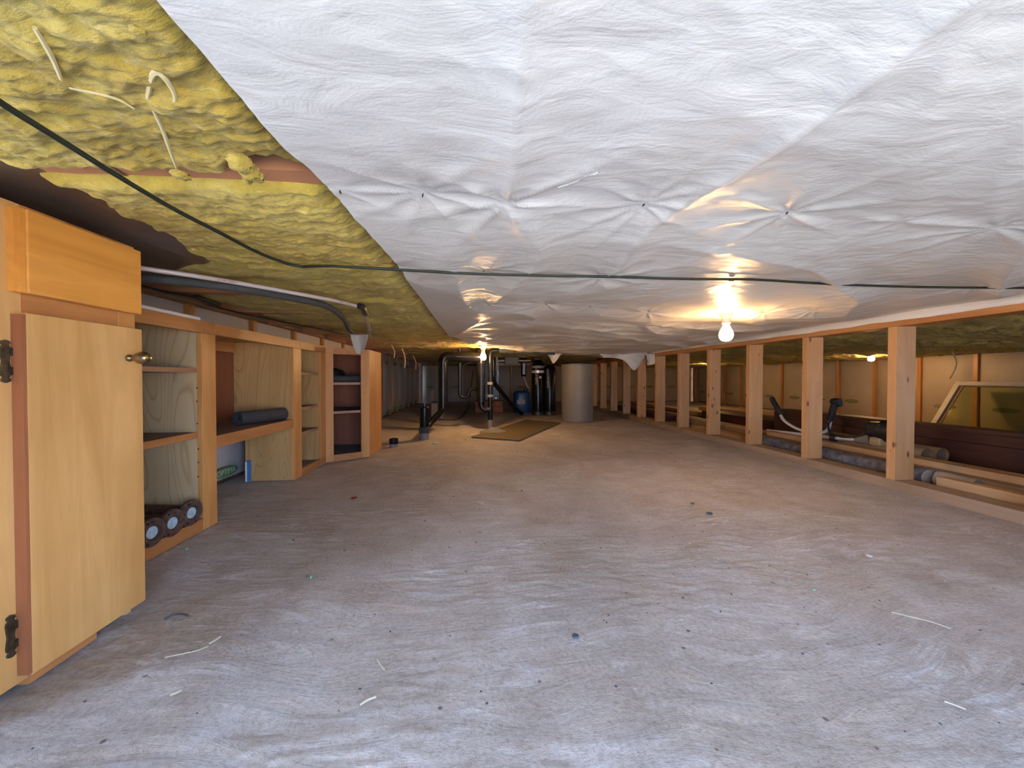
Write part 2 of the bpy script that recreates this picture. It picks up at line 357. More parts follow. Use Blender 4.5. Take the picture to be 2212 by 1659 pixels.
def text(name, s, size, loc, rot, mat, parent, ext=0.0002):
    key = (s, size, mat)
    if key not in _tx:
        c = bpy.data.curves.new(name, 'FONT'); c.body = s; c.size = size; c.extrude = ext; c.align_x = 'CENTER'; c.align_y = 'CENTER'; c.resolution_u = 3
        t = bpy.data.objects.new('tmp', c); me = bpy.data.meshes.new_from_object(t); me.name = name; me.materials.clear(); me.materials.append(M[mat]); _tx[key] = me
        bpy.data.objects.remove(t)
    o = bpy.data.objects.new(name, _tx[key]); COL.objects.link(o)
    o.location = Vector(loc) - wpos(parent); o.rotation_euler = rot; o.parent = parent; return o
def copy_child(src, parent, worldloc):
    c = src.copy(); COL.objects.link(c); c.parent = parent; c.location = Vector(worldloc) - wpos(parent); return c

# ------------------------------------------------------------------ the setting
XL, XR, YF, YB = -1.40, 5.30, -0.45, 9.2      # left wall, right wall, wall with the opening, far wall
CEIL = 0.90
# floor: near part is a finely trowelled relief, the rest flat
def floor_z(X, Y):
    wx = X + 0.3 * fbm(X * 0.8, Y * 0.8, 2, 3); wy = Y + 0.22 * fbm(X * 0.8 + 9, Y * 0.8, 2, 5) + 0.12 * X
    mask = np.clip((fbm(X * 1.5, Y * 2.2, 3, 11) + 0.12) * 3.2, 0, 1)
    r = ridged(wx * 6, wy * 30, 20) * 0.6 + ridged(wx * 13, wy * 55, 21) * 0.4
    r = r + 0.5 * fbm(wx * 20, wy * 40, 3, 25)
    z = 0.0032 * mask * np.clip(r - 0.45, 0, 1) + 0.0011 * fbm(wx * 12, wy * 30, 4, 31) * (0.3 + mask) + 0.002 * fbm(X * 1.2, Y * 1.2, 3, 41)
    return z - 0.004
gx = np.linspace(XL, XR, 4); fl = MB().box(XL - .1, YF - .05, -0.12, XR + .1, YB + .1, -0.012)
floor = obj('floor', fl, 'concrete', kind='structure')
ys = np.concatenate([np.linspace(YF, 2.2, 430), np.linspace(2.2, YB, 240)[1:]]); xs = np.concatenate([np.linspace(XL, 2.13, 520), np.linspace(2.13, XR, 60)[1:]])
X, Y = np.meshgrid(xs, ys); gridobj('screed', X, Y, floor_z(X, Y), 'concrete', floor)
ground = obj('ground', MB().box(-14, -16, -0.2, 14, YF - 0.12, -0.06), 'earth', kind='structure')

# walls with insulation in the bays
def bay_wall(name, mat, axis, X0, ya, yb, ztop, pitch=0.53, off=0.0, facing='facing', logos=(), stud_m='frame_z'):
    """axis 'x': wall plane x=X0 running in y; axis 'y': wall plane y=X0 running in x. Panels stand proud towards the room"""
    s = 1 if (axis == 'x' and X0 < 0) else -1
    def bx(u0, u1, d0, d1, z0, z1):
        a, b = X0 + s * d0, X0 + s * d1
        return MB().box(a, u0, z0, b, u1, z1) if axis == 'x' else MB().box(u0, a, z0, u1, b, z1)
    w = obj(name, bx(ya - .1, yb + .1, -0.12, -0.03, -0.1, 0.98), 'subfloor', kind='structure')
    u = ya + off; first = None; fs = None; n = 0
    while u < yb - 0.05:
        u1 = min(u + pitch, yb)
        # puffed panel
        nu, nz = 9, 9; U, Z = np.meshgrid(np.linspace(u + 0.022, u1 - 0.022, nu), np.linspace(0.01, ztop, nz))
        ed = np.minimum(1, 4 * np.minimum((U - U.min()) / (U.max() - U.min()), 1 - (U - U.min()) / (U.max() - U.min())) + .0)
        ez = np.minimum(1, 5 * np.minimum((Z - .01) / (ztop - .01), 1 - (Z - .01) / (ztop - .01)))
        D = -0.02 + 0.035 * np.sqrt(np.clip(ed * ez, 0, 1)) + 0.004 * perlin(U * 5 + n, Z * 5, 60)
        if axis == 'x': o = gridobj('insulation_panel', X0 + s * D, U, Z, facing, w)
        else: o = gridobj('insulation_panel', U, X0 + s * D, Z, facing, w)
        for (zc, rnd) in logos:
            uc = (u + u1) / 2 + random.uniform(-.06, .06)
            if u1 - u < 0.3: continue
            t = [(math.cos(k * math.pi / 10) * .105, math.sin(k * math.pi / 10) * .027) for k in range(20)]
            off_ = s * 0.0205
            vs = [((X0 + off_, uc + a, zc + b) if axis == 'x' else (uc + a, X0 + off_, zc + b)) for a, b in t] + [((X0 + off_ - s * 0.03, uc + a, zc + b) if axis == 'x' else (uc + a, X0 + off_ - s * 0.03, zc + b)) for a, b in t]
            mbq = MB().add(vs, [tuple(range(20)), tuple(range(20, 40))[::-1]] + [(k, (k + 1) % 20, 20 + (k + 1) % 20, 20 + k) for k in range(20)])
            lg = obj('logo', mbq, 'logo' if rnd else 'logo_dull', o)
            if axis == 'x':
                rot = (R(90), 0, R(90) if s > 0 else R(-90)); tl = (X0 + off_ + s * 0.0006, uc, zc)
            else: rot = (R(90), 0, 0); tl = (uc, X0 + off_ - 0.0006, zc)
            text('lettering', 'OPTIMA', 0.042, tl, rot, 'print' if rnd else 'print_dull', o)
        obj('stud', bx(u1 - 0.019, u1 + 0.019, -0.03, 0.004, 0.0, ztop), stud_m, w)
        u = u1; n += 1
    return w
wl = bay_wall('wall_left', 'subfloor', 'x', XL, 0.42, 9.1, 0.93, off=0.0, logos=((P(488, 1019, x=-1.385).z, True), (0.80, False)))
wr = bay_wall('wall_right', 'subfloor', 'x', XR, 0.5, 9.1, 0.83, facing='facing_warm_lit', logos=((0.245, False),))
wb = bay_wall('wall_back', 'subfloor', 'y', YB, XL + .05, XR - .05, 0.86, facing='facing_warm_lit', logos=((0.36, False),))
obj('plate', MB().box(XL - .02, 0.3, 0.932, XL + .03, 9.1, 0.979), 'plate', wl)
obj('plate', MB().box(XR - .02, 0.3, 0.84, XR + .03, 9.1, 0.975), 'redwood', wr)
m = MB(); m.box(XL - .1, YF - .12, -.1, OPX0, YF, 0.98); m.box(OPX1, YF - .12, -.1, XR + .1, YF, 0.98); m.box(OPX0, YF - .12, OPZ1, OPX1, YF, 0.98); m.box(OPX0, YF - .12, -0.1, OPX1, YF, OPZ0)
obj('wall_front', m, 'subfloor', kind='structure')
# closes the left side in front of the cabinets' end
# ceiling: subfloor with joists, film and batts as its parts
ceil = obj('ceiling', MB().box(XL - .1, YF - .12, 0.98, XR + .1, YB + .1, 1.10), 'subfloor', kind='structure')
JP = 0.49; JOISTS = [0.70 + JP * k for k in range(-2, 18)]
for jy in JOISTS:
    if jy < YF + .05 or jy > YB: continue
    obj('joist', MB().box(-1.37, jy - 0.022, 0.918, 2.15, jy + 0.022, 0.98), 'joist', ceil)
    obj('joist', MB().box(2.22, jy - 0.022, 0.90, XR - .02, jy + 0.022, 0.98), 'joist', ceil)
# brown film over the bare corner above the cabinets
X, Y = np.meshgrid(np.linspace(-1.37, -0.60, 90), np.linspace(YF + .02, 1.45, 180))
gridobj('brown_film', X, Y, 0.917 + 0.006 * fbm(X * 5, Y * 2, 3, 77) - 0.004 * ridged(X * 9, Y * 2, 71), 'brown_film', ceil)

def batt(x0f, x1, y0, y1, z0, seed, amp=0.014, nx=200, ny=60, sagx=None, gapfn=None, **kw):
    """x0f: ragged left edge function of y; bottom surface with edges rolled up"""
    v, u = np.meshgrid(np.linspace(0, 1, ny), np.linspace(0, 1, nx), indexing='ij')
    ya = y0 + 0 * u; yb_ = y1 + 0 * u
    if gapfn is not None:
        xx = -1.25 + u * (x1 + 1.25); yb_ = y1 - gapfn(xx)
    Yg = ya + (yb_ - ya) * v; xl = x0f(Yg) if callable(x0f) else x0f
    Xg = xl + (x1 - xl) * u
    roll = np.minimum(np.minimum(v, 1 - v) * (y1 - y0), np.minimum(u * np.abs(x1 - xl), 1.0))
    up = 0.04 * np.exp(-roll / 0.007)
    warp = 0.3 * fbm(Xg * 2, Yg * 2, 2, seed + 5)
    Zg = z0 + up + amp * (fbm(Xg * 4 + warp, Yg * 9 + warp, 5, seed) * 0.95) + amp * 0.5 * fbm(Xg * 26, Yg * 40, 3, seed + 9) - amp * 0.25 * ridged(Xg * 3 + warp * 3, Yg * 7, seed + 3) + 0.0022 * fbm(Xg * 60, Yg * 90, 2, seed + 13)
    if sagx is not None: Zg = Zg + sagx(Xg, Yg)
    return gridobj('insulation_batt', Xg, Yg, Zg, 'fg', ceil, **kw)
edge0 = lambda y: -0.735 + 0.035 * fbm(y * 9, y * 0 + .3, 4, 301) + 0.012 * fbm(y * 60, y * 0, 3, 302) - 0.05 * np.clip((y - .66) * 3, 0, 1) * 0
rise = lambda X, Y: 0.03 * np.clip((-0.8 - X) / 0.45, 0, 1) + 0.022 * np.clip((X + 0.30) / 0.05, 0, 1) * (Y < 3.2)
gap = lambda x: 0.045 * np.exp(-((x + 0.52) / 0.10) ** 4) + 0.022 * np.exp(-((x + 0.33) / 0.14) ** 4) + 0.004
batt(edge0, -0.16, YF + .02, 0.20, 0.905, 500, nx=160, ny=170, sagx=rise)
batt(edge0, -0.16, 0.22, 0.70 - 0.012, 0.905, 510, nx=240, ny=190, gapfn=gap, amp=0.016, sagx=rise)
batt(lambda y: edge0(y) - 0.06 * np.clip((y - .95) / 0.3, 0, 1), -0.16, 0.70 + 0.012, 0.70 + JP, 0.905, 520, nx=240, ny=150, sagx=rise)
for k in range(1, 18):
    y0, y1 = 0.70 + JP * k, min(0.70 + JP * (k + 1), YB)
    if y0 > YB - .1: break
    x1 = -0.16 if y1 < 2.8 else 2.15
    batt((lambda y: -0.80 - 0.42 * np.clip((y - 1.22) / 0.22, 0, 1) + 0.03 * fbm(y * 8, y * 0, 3, 303)) if k == 1 else (lambda y: -1.22 + 0.03 * fbm(y * 8, y * 0, 3, 303)), x1, y0 + .004, y1, 0.905 + (0 if x1 < 0 else 0.018), 530 + 7 * k, nx=200 if x1 < 0 else 240, ny=50, sagx=rise, amp=0.016 if k < 4 else 0.022)
for k in range(-2, 18):
    y0, y1 = 0.70 + JP * k, min(0.70 + JP * (k + 1), YB)
    if y0 > YB - .1: break
    y0 = max(y0, YF + .02)
    sg = lambda X, Y: -0.045 * np.clip((X - 2.4) / 2.9, 0, 1) - 0.03 * np.clip(fbm(X * .9 + 3, Y * .9, 2, 700), 0, 1)
    batt(2.23, XR - .05, y0 + .006, y1 - .006, 0.885, 800 + 5 * k, nx=190, ny=44, sagx=sg, amp=0.034)

# ------------------------------------------------------------------ stud wall on the right
SX = 2.12; SW = 0.112
sw = thing('stud_wall', 'open pine stud wall dividing the crawl space on the right side', 'stud wall', (SX + SW / 2, 3.5, 0))
obj('bottom_plate', MB().box(SX, YF + .02, -0.004, SX + SW, 7.6, 0.047), 'plate', sw, bevel=0.002)
obj('top_plate', MB().box(SX, YF + .02, 0.835, SX + SW, 7.6, 0.886), 'frame_y', sw, bevel=0.002)
ypx = [1935, 1752, 1619, 1537, 1471, 1421, 1381, 1346, 1320, 1297]
y0 = YX(1935, SX)
proto = None
for k in range(-3, 11):
    yy = y0 + 0.532 * k
    if proto is None:
        st = obj('stud', MB().box(SX, yy, 0.047, SX + SW, yy + 0.042, 0.835), 'stud', sw, bevel=0.002); proto = st; py0 = yy
    else:
        st = copy_child(proto, sw, (SX + SW / 2, yy + 0.021, 0.047)); st.rotation_euler = (0, 0, R(random.uniform(-1.5, 1.5)))
        if k % 2: st.scale = (1, 1, 1); st.rotation_euler.z += math.pi

# ------------------------------------------------------------------ white sheeting
def sheet_height(X, Y):
    sag = 0
    ph = (Y - 0.70) / JP
    tri = np.abs(np.sin(np.pi * ph)) ** 1.2
    s = 0.012 * tri * (0.7 + 0.6 * fbm(X * 1.3, Y * 1.3, 2, 900))
    # long tension folds, fanning to the upper right
    a = 0.55 * X - 0.83 * Y; b = 0.83 * X + 0.55 * Y
    wr = 0.25 * fbm(X * 1.1, Y * 1.1, 2, 905)
    right = np.clip((X - 0.15) / 0.9, 0, 1)
    s = s + right * 0.024 * np.clip(ridged(a * 2.6 + wr, b * 0.45, 910), -.5, 1) ** 3 + right * 0.004 * ridged(a * 7 + wr * 3, b * 0.9, 911)
    s = s + (1 - right) * 0.015 * np.clip(ridged(X * 3.0 + wr + 0.5 * Y, Y * 0.8, 912), -.5, 1) ** 3
    far = np.clip((Y - 1.6) / 1.5, 0, 1)
    s = s + far * 0.014 * np.clip(ridged(X * 1.6 + wr, Y * 3.2 + wr * 2, 915), -.4, 1) ** 3
    s = s + 0.0022 * fbm(X * 7 + wr, Y * 12 + wr, 3, 920) + 0.0009 * ridged(X * 16, Y * 22 + wr * 8, 922)
    return s
staples = []
for (px, py) in ((735, 410), (913, 417), (1090, 428), (1390, 437), (1700, 455), (1945, 468), (2150, 480)): staples.append(P(px, py, z=CEIL))
for (px, py) in ((800, 578), (1045, 582), (1300, 590), (1580, 606), (1850, 612), (2100, 618)): staples.append(P(px, py, z=CEIL))
for (px, py) in ((1050, 648), (1180, 655), (1275, 660), (1400, 672), (1650, 668), (1760, 665)): staples.append(P(px, py, z=CEIL))
for (px, py) in ((1120, 688), (1270, 692), (1390, 697), (1500, 700)): staples.append(P(px, py, z=CEIL))
def stars(X, Y):
    s = np.zeros_like(X)
    for i, q in enumerate(staples):
        dx, dy = X - q.x, Y - q.y; r = np.sqrt(dx * dx + dy * dy) + 1e-4; m_ = r < 0.7
        th = np.arctan2(dy, dx); n = 6 + (i * 3) % 5
        w = np.abs(np.sin(n * th / 2 + i * 1.3 + 0.6 * np.sin(th * 2 + i))) ** 1.0
        s += m_ * ((0.35 + 0.5 * ((i * 7) % 5) / 4) * (0.0062 * (1 - w) ** 1.3 * 2 * (1 - np.exp(-r / 0.03)) * np.exp(-r / 0.15) - 0.006 * np.exp(-r / 0.10)))
    return s
sheet_t = thing('plastic_sheet', 'white woven plastic sheeting stapled across the ceiling joists', 'plastic sheet', (0.9, 1.5, CEIL))
ye = np.array([-0.45, 0.33, 0.58, 0.67, 1.11, 2.0, 2.95]); xe = np.array([-0.30, -0.277, -0.276, -0.262, -0.236, -0.24, -0.235])
fx = np.array([-0.24, 0.10, 0.62, 1.0, 1.5, 2.12]); fy = np.array([2.98, 3.95, 4.7, 5.15, 5.1, 4.7])
nv, nu = 900, 360
tv, tu = np.meshgrid(np.linspace(0, 1, nv) ** 1.35, np.linspace(0, 1, nu), indexing='ij')
Xg = -0.25 + tu * (2.118 + 0.25)
Yfar = np.interp(Xg, fx, fy) + 0.03 * fbm(Xg * 7, Xg * 0, 3, 950)
Yg = YF + .01 + tv * (Yfar - YF)
Xl = np.interp(Yg, ye, xe) + 0.003 * fbm(Yg * 20, Yg * 0, 2, 951)
Xg = Xl + tu * (2.118 - Xl)
pinL = np.exp(-(Xg - Xl) / 0.05); pinR = np.clip((Xg - 1.95) / 0.17, 0, 1)
hh = (sheet_height(Xg, Yg) * (1 - 0.7 * pinL) * (1 - 0.8 * pinR) + stars(Xg, Yg) * (1 - pinR))
Zg = CEIL - hh
droop = np.clip((tv - 0.93) / 0.07, 0, 1) ** 2
Zg = Zg - 0.010 * droop * np.clip(Xg / 0.9, 0, 1) * (0.6 + fbm(Xg * 4, Yg * 3, 2, 955))
# hang down over the top plate on the right
dn = np.linspace(0, 1, 9)[1:]
XX = [Xg]; YY = [Yg]; ZZ = [Zg]
yy = Yg[:, -1]; low = 0.862 + 0.006 * fbm(yy * 4, yy * 0, 3, 960) + 0.012 * np.clip((yy - 2.2) / 2, 0, 1)
for t in dn:
    XX.append((2.117 - 0.006 * np.sin(t * 3) + 0.003 * fbm(yy * 9, yy * 0 + t * 2, 2, 961))[:, None]); YY.append(yy[:, None]); ZZ.append((Zg[:, -1] + (low - Zg[:, -1]) * t)[:, None])
gridobj('film', np.hstack(XX), np.hstack(YY), np.hstack(ZZ), 'sheet', sheet_t)
sp = None
for q in staples:
    d = 0.006
    z = CEIL - 0.0 
    if sp is None:
        sp = obj('staple', MB().box(q.x - .0006, q.y - .0035, CEIL - .0065, q.x + .0006, q.y + .0035, CEIL - 0.002), 'black', sheet_t)
    else:
        c = copy_child(sp, sheet_t, (q.x, q.y, CEIL - .0065)); c.rotation_euler.z = random.uniform(-.6, .9)
# crumpled glossy tear in the sheet
tr = [P(a, b, z=CEIL - .006) for a, b in ((1206, 400), (1228, 393), (1250, 384), (1268, 373), (1285, 371), (1293, 366))]
nu_ = 60; TU, TV = np.meshgrid(np.linspace(0, 1, nu_), np.linspace(-1, 1, 7))
ax_ = np.interp(TU, np.linspace(0, 1, 6), [v.x for v in tr]); ay_ = np.interp(TU, np.linspace(0, 1, 6), [v.y for v in tr])
wd2 = .006 * np.sin(np.pi * TU) ** .5 * (1 + .5 * perlin(TU * 14, TU * 0, 970)) 
gridobj('tear', ax_ + TV * .002, ay_ + TV * wd2, CEIL - .0105 - .003 * np.abs(perlin(TU * 22, TV * 1.5, 971)) + .003 * np.abs(TV), 'tape', sheet_t)
# loose tails of the sheet at its far edge
def flap(pts, name='loose_tail'):
    """pts: rows of points"""
    A = np.array([[tuple(p) for p in r] for r in pts]); return A
def tailobj(px0, px1, ytop, ybot, d, seed, shape):
    nu_, nv_ = 24, 16; U, V = np.meshgrid(np.linspace(0, 1, nu_), np.linspace(0, 1, nv_))
    a = P(px0, ytop, y=d); b = P(px1, ytop, y=d); c = P((px0 + px1) / 2, ybot, y=d)
    depth = (a.z - c.z) * shape(U)
    Xq = a.x + (b.x - a.x) * (U + (V * 0.25 * (0.5 - U))); Zq = a.z - depth * V
    Yq = d + 0.03 * np.sin(U * 9 + V * 2 + seed) * V + 0.02 * fbm(U * 4, V * 4, 2, seed)
    gridobj('loose_tail', Xq, Yq, Zq, 'sheet', sheet_t)
tailobj(1288, 1400, 758, 800, 4.6, 3, lambda u: 0.35 + 0.65 * np.exp(-((u - 0.80) / 0.22) ** 2))
tailobj(1395, 1432, 764, 790, 4.5, 5, lambda u: 0.95 - 0.9 * u + 0.3 * np.sin(u * 3.1))
tailobj(1178, 1218, 764, 786, 5.0, 9, lambda u: np.clip(1 - np.abs(u - 0.45) * 1.9, 0, 1))

# ------------------------------------------------------------------ near base cabinet (drawer over door)
XFc, XD = -0.83, -0.811
ya, yb = YX(58, XD), YX(308, XD)            # door edges
cy0, cy1 = ya - 0.115, YX(294, XFc)
ct = P(293, 536, x=XFc).z
cab = thing('base_cabinet', 'honey maple base cabinet with one drawer over a closed door, nearest the camera', 'cabinet', (-1.1, (cy0 + cy1) / 2, 0))
obj('side_panel', MB().box(-1.345, cy1 - 0.016, 0.0, XFc - .019, cy1 - .001, ct - .006), 'ply', cab)
obj('side_panel', MB().box(-1.345, cy0 + .001, 0.0, XFc - .019, cy0 + 0.016, ct - .006), 'ply', cab)
obj('top_panel', MB().box(-1.345, cy0 + .017, ct - .022, XFc - .02, cy1 - .017, ct - .006), 'ply', cab)
obj('back_panel', MB().box(-1.352, cy0 + .002, 0.0, -1.346, cy1 - .002, ct - .006), 'ply_dark', cab)
obj('bottom_panel', MB().box(-1.345, cy0 + .017, 0.03, XFc - .02, cy1 - .017, 0.046), 'ply', cab)
dz0, dz1 = P(308, 680, x=XD).z, P(308, 545, x=XD).z      # drawer front
oz0, oz1 = P(308, 1300, x=XD).z, P(308, 712, x=XD).z     # door
obj('frame_stile', MB().box(XFc - .019, cy0, 0.018, XFc, ya - .018 + .03, ct), 'maple', cab, bevel=0.0015)
obj('frame_stile', MB().box(XFc - .019, cy1 - .045, 0.018, XFc, cy1, ct), 'frame_z', cab, bevel=0.0015)
obj('frame_rail', MB().box(XFc - .0188, ya + .012, ct - .045, XFc - .0002, cy1 - .045, ct - .0005), 'frame_y', cab)
obj('frame_rail', MB().box(XFc - .0188, ya + .012, oz1 - .02, XFc - .0002, cy1 - .045, dz0 + .02), 'frame_y', cab)
obj('bottom_rail', MB().box(XFc - .0188, ya + .012, 0.004, XFc - .0002, yb - .10, 0.048), 'frame_y', cab)
obj('shaded_door_edge', MB().box(XFc + .0005, ya - .006, oz0 + .004, XD + .0005, ya - .0002, oz1 - .003), 'redwood', cab)  # red-brown door edge, with the frame's shadow put into a darker strip
door = obj('door', MB().box(XFc + .0005, ya, oz0, XD, yb, oz1), 'maple', cab, bevel=0.0012)
# drawer front with a stepped routed edge
dr = obj('drawer', MB().box(XFc + .0005, ya + .004, dz0, XD + .001, yb, dz1), 'maple_y', cab, bevel=0.002)
obj('routed_edge', MB().box(XFc + .0005, ya - .010, dz0 + .001, XD - .006, ya - .0042, dz1 - .001).box(XFc + .0005, ya - .004, dz0 + .0005, XD - .0025, ya + .0035, dz1 - .0005), 'maple_y', dr)
# knob: neck and egg, axis away from the door
ky, kz = YX(277, XD), P(291, 773, x=-0.79).z
kb = obj('knob', MB().lathe([(0.0, 0.0), (.0078, .0005), (.0086, .003), (.0078, .0065), (.0052, .009), (.0048, .011), (.0085, .016), (.0125, .022), (.0148, .030), (.0138, .038), (.0095, .0445), (.0, .047)], (XD, ky, kz), (1, 0, 0), 24), 'brass', door, smooth=True)
def hinge(pz, tilt=0):
    hz = P(28, pz, x=XFc).z; h = 0.076
    # butterfly leaf on the stile: ball finials top and bottom, curved outline
    prof = [(-.5, .0), (-.47, .005), (-.42, .0058), (-.37, .0035), (-.33, .006), (-.25, .0066), (0, .0045), (.25, .0066), (.33, .006), (.37, .0035), (.42, .0058), (.47, .005), (.5, 0)]
    yl = YX(14, XFc + .003); yp = YX(43, XFc + .008)
    v = []; n = len(prof)
    for x in (XFc, XFc + .0035): v += [(x, yl + w * 1.1, hz + t * h) for t, w in prof] + [(x, yl - w * 1.1, hz + t * h) for t, w in prof[::-1]]
    k = 2 * n; f = [tuple(range(k)), tuple(range(k, 2 * k))[::-1]] + [(i, (i + 1) % k, k + (i + 1) % k, k + i) for i in range(k)]
    hg = obj('hinge', MB().add(v, f), 'bronze', door)
    obj('hinge_leaf', MB().box(XFc + .0005, yl + .004, hz + .010, XFc + .004, yp, hz + .024), 'bronze', door); obj('hinge_leaf', MB().box(XFc + .0005, yl + .004, hz - .024, XFc + .004, yp, hz - .010), 'bronze', door)
    obj('hinge_pin', MB().lathe([(0, -.026), (.004, -.0255), (.0045, -.02), (.0045, -.0105), (.0036, -.010), (.0045, -.0095), (.0045, .0095), (.0036, .010), (.0045, .0105), (.0045, .02), (.004, .0255), (0, .026)], (XFc + .008, yp, hz), (0, 0, 1), 14), 'brass', door, smooth=True)
hinge(781); hinge(1371)

# ------------------------------------------------------------------ run of open cabinets along the left wall
XF = -1.03; XBk = -1.345
TZ = P(437, 693, x=XF).z; 
yA0 = cy1 + 0.012; yA1 = YX(436, XF)
yA2 = YX(467, XF); yB1 = YX(634, XF); yC0 = YX(649, XF); yC1 = YX(693, XF)
c1 = P(702, 1000, z=0); c1.x = XF; c1.y = YX(703, XF)
c2 = P(799, 987, z=0); c3 = P(820, 968, z=0); c3.x = c2.x - 0.005
def shelf(parent, y0, y1, z, t=0.018, x0=XBk + .004, x1=XF - .022, mat='shelf', edge='shelf_edge', eh=None):
    s = obj('shelf', MB().box(x0, y0, z - t, x1, y1, z), mat, parent)
    if edge: obj('front_edge', MB().box(x1 + .0002, y0, z - (eh or t), x1 + .006, y1, z + .0005), edge, s)
    return s
# A: shelf cabinet behind the near one
ca = thing('shelf_cabinet', 'open plywood cabinet with two shelves and rusty flanges inside, behind the nearest cabinet', 'cabinet', ((XF + XBk) / 2, (yA0 + yA1) / 2, 0))
ymid = yA1
obj('side_panel', MB().box(XBk, yA1, 0, XF - .019, yA1 + .016, TZ - .005), 'ply', ca)
obj('side_panel', MB().box(XBk, yA0, 0, XF - .019, yA0 + .016, TZ - .005), 'ply', ca)
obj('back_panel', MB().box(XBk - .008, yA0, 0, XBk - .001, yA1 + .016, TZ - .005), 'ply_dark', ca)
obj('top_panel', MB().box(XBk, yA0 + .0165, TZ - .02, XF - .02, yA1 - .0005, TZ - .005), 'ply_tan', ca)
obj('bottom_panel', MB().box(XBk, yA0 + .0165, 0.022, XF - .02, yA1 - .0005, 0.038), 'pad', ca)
obj('frame_rail', MB().box(XF - .019, yA0, TZ - .045, XF, yA2, TZ), 'frame_y', ca, bevel=.001)
obj('frame_stile', MB().box(XF - .0188, yA1 + .001, 0.0, XF + .0005, yA2 - .002, TZ - .0455), 'frame_z', ca, bevel=.0015)
obj('frame_stile', MB().box(XF - .0188, yA0, 0.0, XF, yA0 + .04, TZ - .0455), 'frame_z', ca)
obj('frame_rail', MB().box(XF - .0185, yA0 + .0405, 0.0, XF - .0003, yA1 + .0005, 0.046), 'frame_y', ca, bevel=.001)
shelf(ca, yA0 + .0165, yA1 - .001, P(432, 796, x=XF - .03).z, t=0.016)
shelf(ca, yA0 + .0165, yA1 - .001, P(432, 931, x=XF - .03).z, t=0.022, edge='frame_y')
pins = MB()
for (px, py) in ((425, 838), (425, 867), (426, 915), (428, 970), (428, 999), (428, 1030)):
    q = P(px, py, y=yA1 - .001); pins.lathe([(0, 0), (.0028, 0), (.0028, .0006), (0, .0006)], (q.x, yA1 - .0007, q.z), (0, 1, 0), 8)
obj('pin_holes', pins, 'bore', ca, kind='stuff')
obj('top_trim', MB().box(XF - .03, yA0 + .05, TZ + .0003, XF - .004, yA1 + .004, TZ + .013), 'whitep', ca, bevel=.003, label='torn white edge strip')
# B: wide desk bay with a shelf and open knee space
cb = thing('desk_cabinet', 'wide open cabinet with one dark shelf above an open knee space', 'cabinet', ((XF + XBk) / 2, (yA2 + yC0) / 2, 0))
zr0, zr1 = P(640, 922, x=XF).z, P(640, 904, x=XF).z
obj('frame_rail', MB().box(XF - .019, yA2 + .0005, TZ - .045, XF, yC0 + .002, TZ), 'frame_y', cb, bevel=.001)
obj('shelf_rail', MB().box(XF - .019, yA2 - .0015, zr0, XF - .0003, yB1, zr1), 'frame_y', cb, bevel=.001)
obj('frame_stile', MB().box(XF - .0188, yB1 + .0005, 0, XF, yC0 + .012, TZ - .0455), 'frame_z', cb, bevel=.001)
obj('shelf', MB().box(XBk, yA1 + .017, zr1 - .02, XF - .0195, yB1 - .0005, zr1 - .002), 'shelf', cb)
obj('side_panel', MB().box(XBk, yB1, zr1 - .0015, XF - .019, yB1 + .016, TZ - .005), 'ply_tan', cb)
obj('side_panel', MB().box(P(530, 990, y=yB1).x, yB1, 0, XF - .019, yB1 + .016, zr1 - .021), 'ply_tan', cb)
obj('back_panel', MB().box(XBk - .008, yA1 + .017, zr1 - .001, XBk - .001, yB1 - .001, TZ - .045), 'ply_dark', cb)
obj('back_rail', MB().box(XBk - .0005, yA1 + .017, TZ - .075, XBk + .016, yB1 - .001, TZ - .02), 'frame_y', cb)
obj('top_panel', MB().box(XBk, yA1 + .017, TZ - .0195, XF - .0195, yB1 - .0005, TZ - .005), 'ply_tan', cb)
# C: narrow shelf cabinet
cc = thing('narrow_shelf_cabinet', 'narrow open cabinet with three shelves beside the angled corner cabinet', 'cabinet', ((XF + XBk) / 2, (yC0 + c1.y) / 2, 0))
yCs = yC0 + .0125
obj('side_panel', MB().box(XBk, yC1, 0, XF - .019, yC1 + .016, TZ - .005), 'ply_tan', cc)
obj('back_panel', MB().box(XBk - .008, yCs + .005, 0, XBk - .001, yC1, TZ - .005), 'ply_dark', cc)
obj('frame_rail', MB().box(XF - .019, yC0 + .0025, TZ - .045, XF, c1.y, TZ), 'frame_y', cc, bevel=.001)
obj('frame_rail', MB().box(XF - .0185, yCs, 0.0, XF - .0003, c1.y, 0.042), 'frame_y', cc, bevel=.001)
obj('frame_stile', MB().box(XF - .0188, yC1 + .001, .0425, XF - .0001, c1.y - .001, TZ - .0455), 'frame_z', cc, bevel=.001)
obj('bottom_panel', MB().box(XBk, yCs + .005, 0.022, XF - .02, yC1 - .0005, 0.038), 'pad', cc)
for py in (806, 873, 921): shelf(cc, yCs + .006, yC1 - .001, P(690, py, x=XF - .03).z, t=0.015)
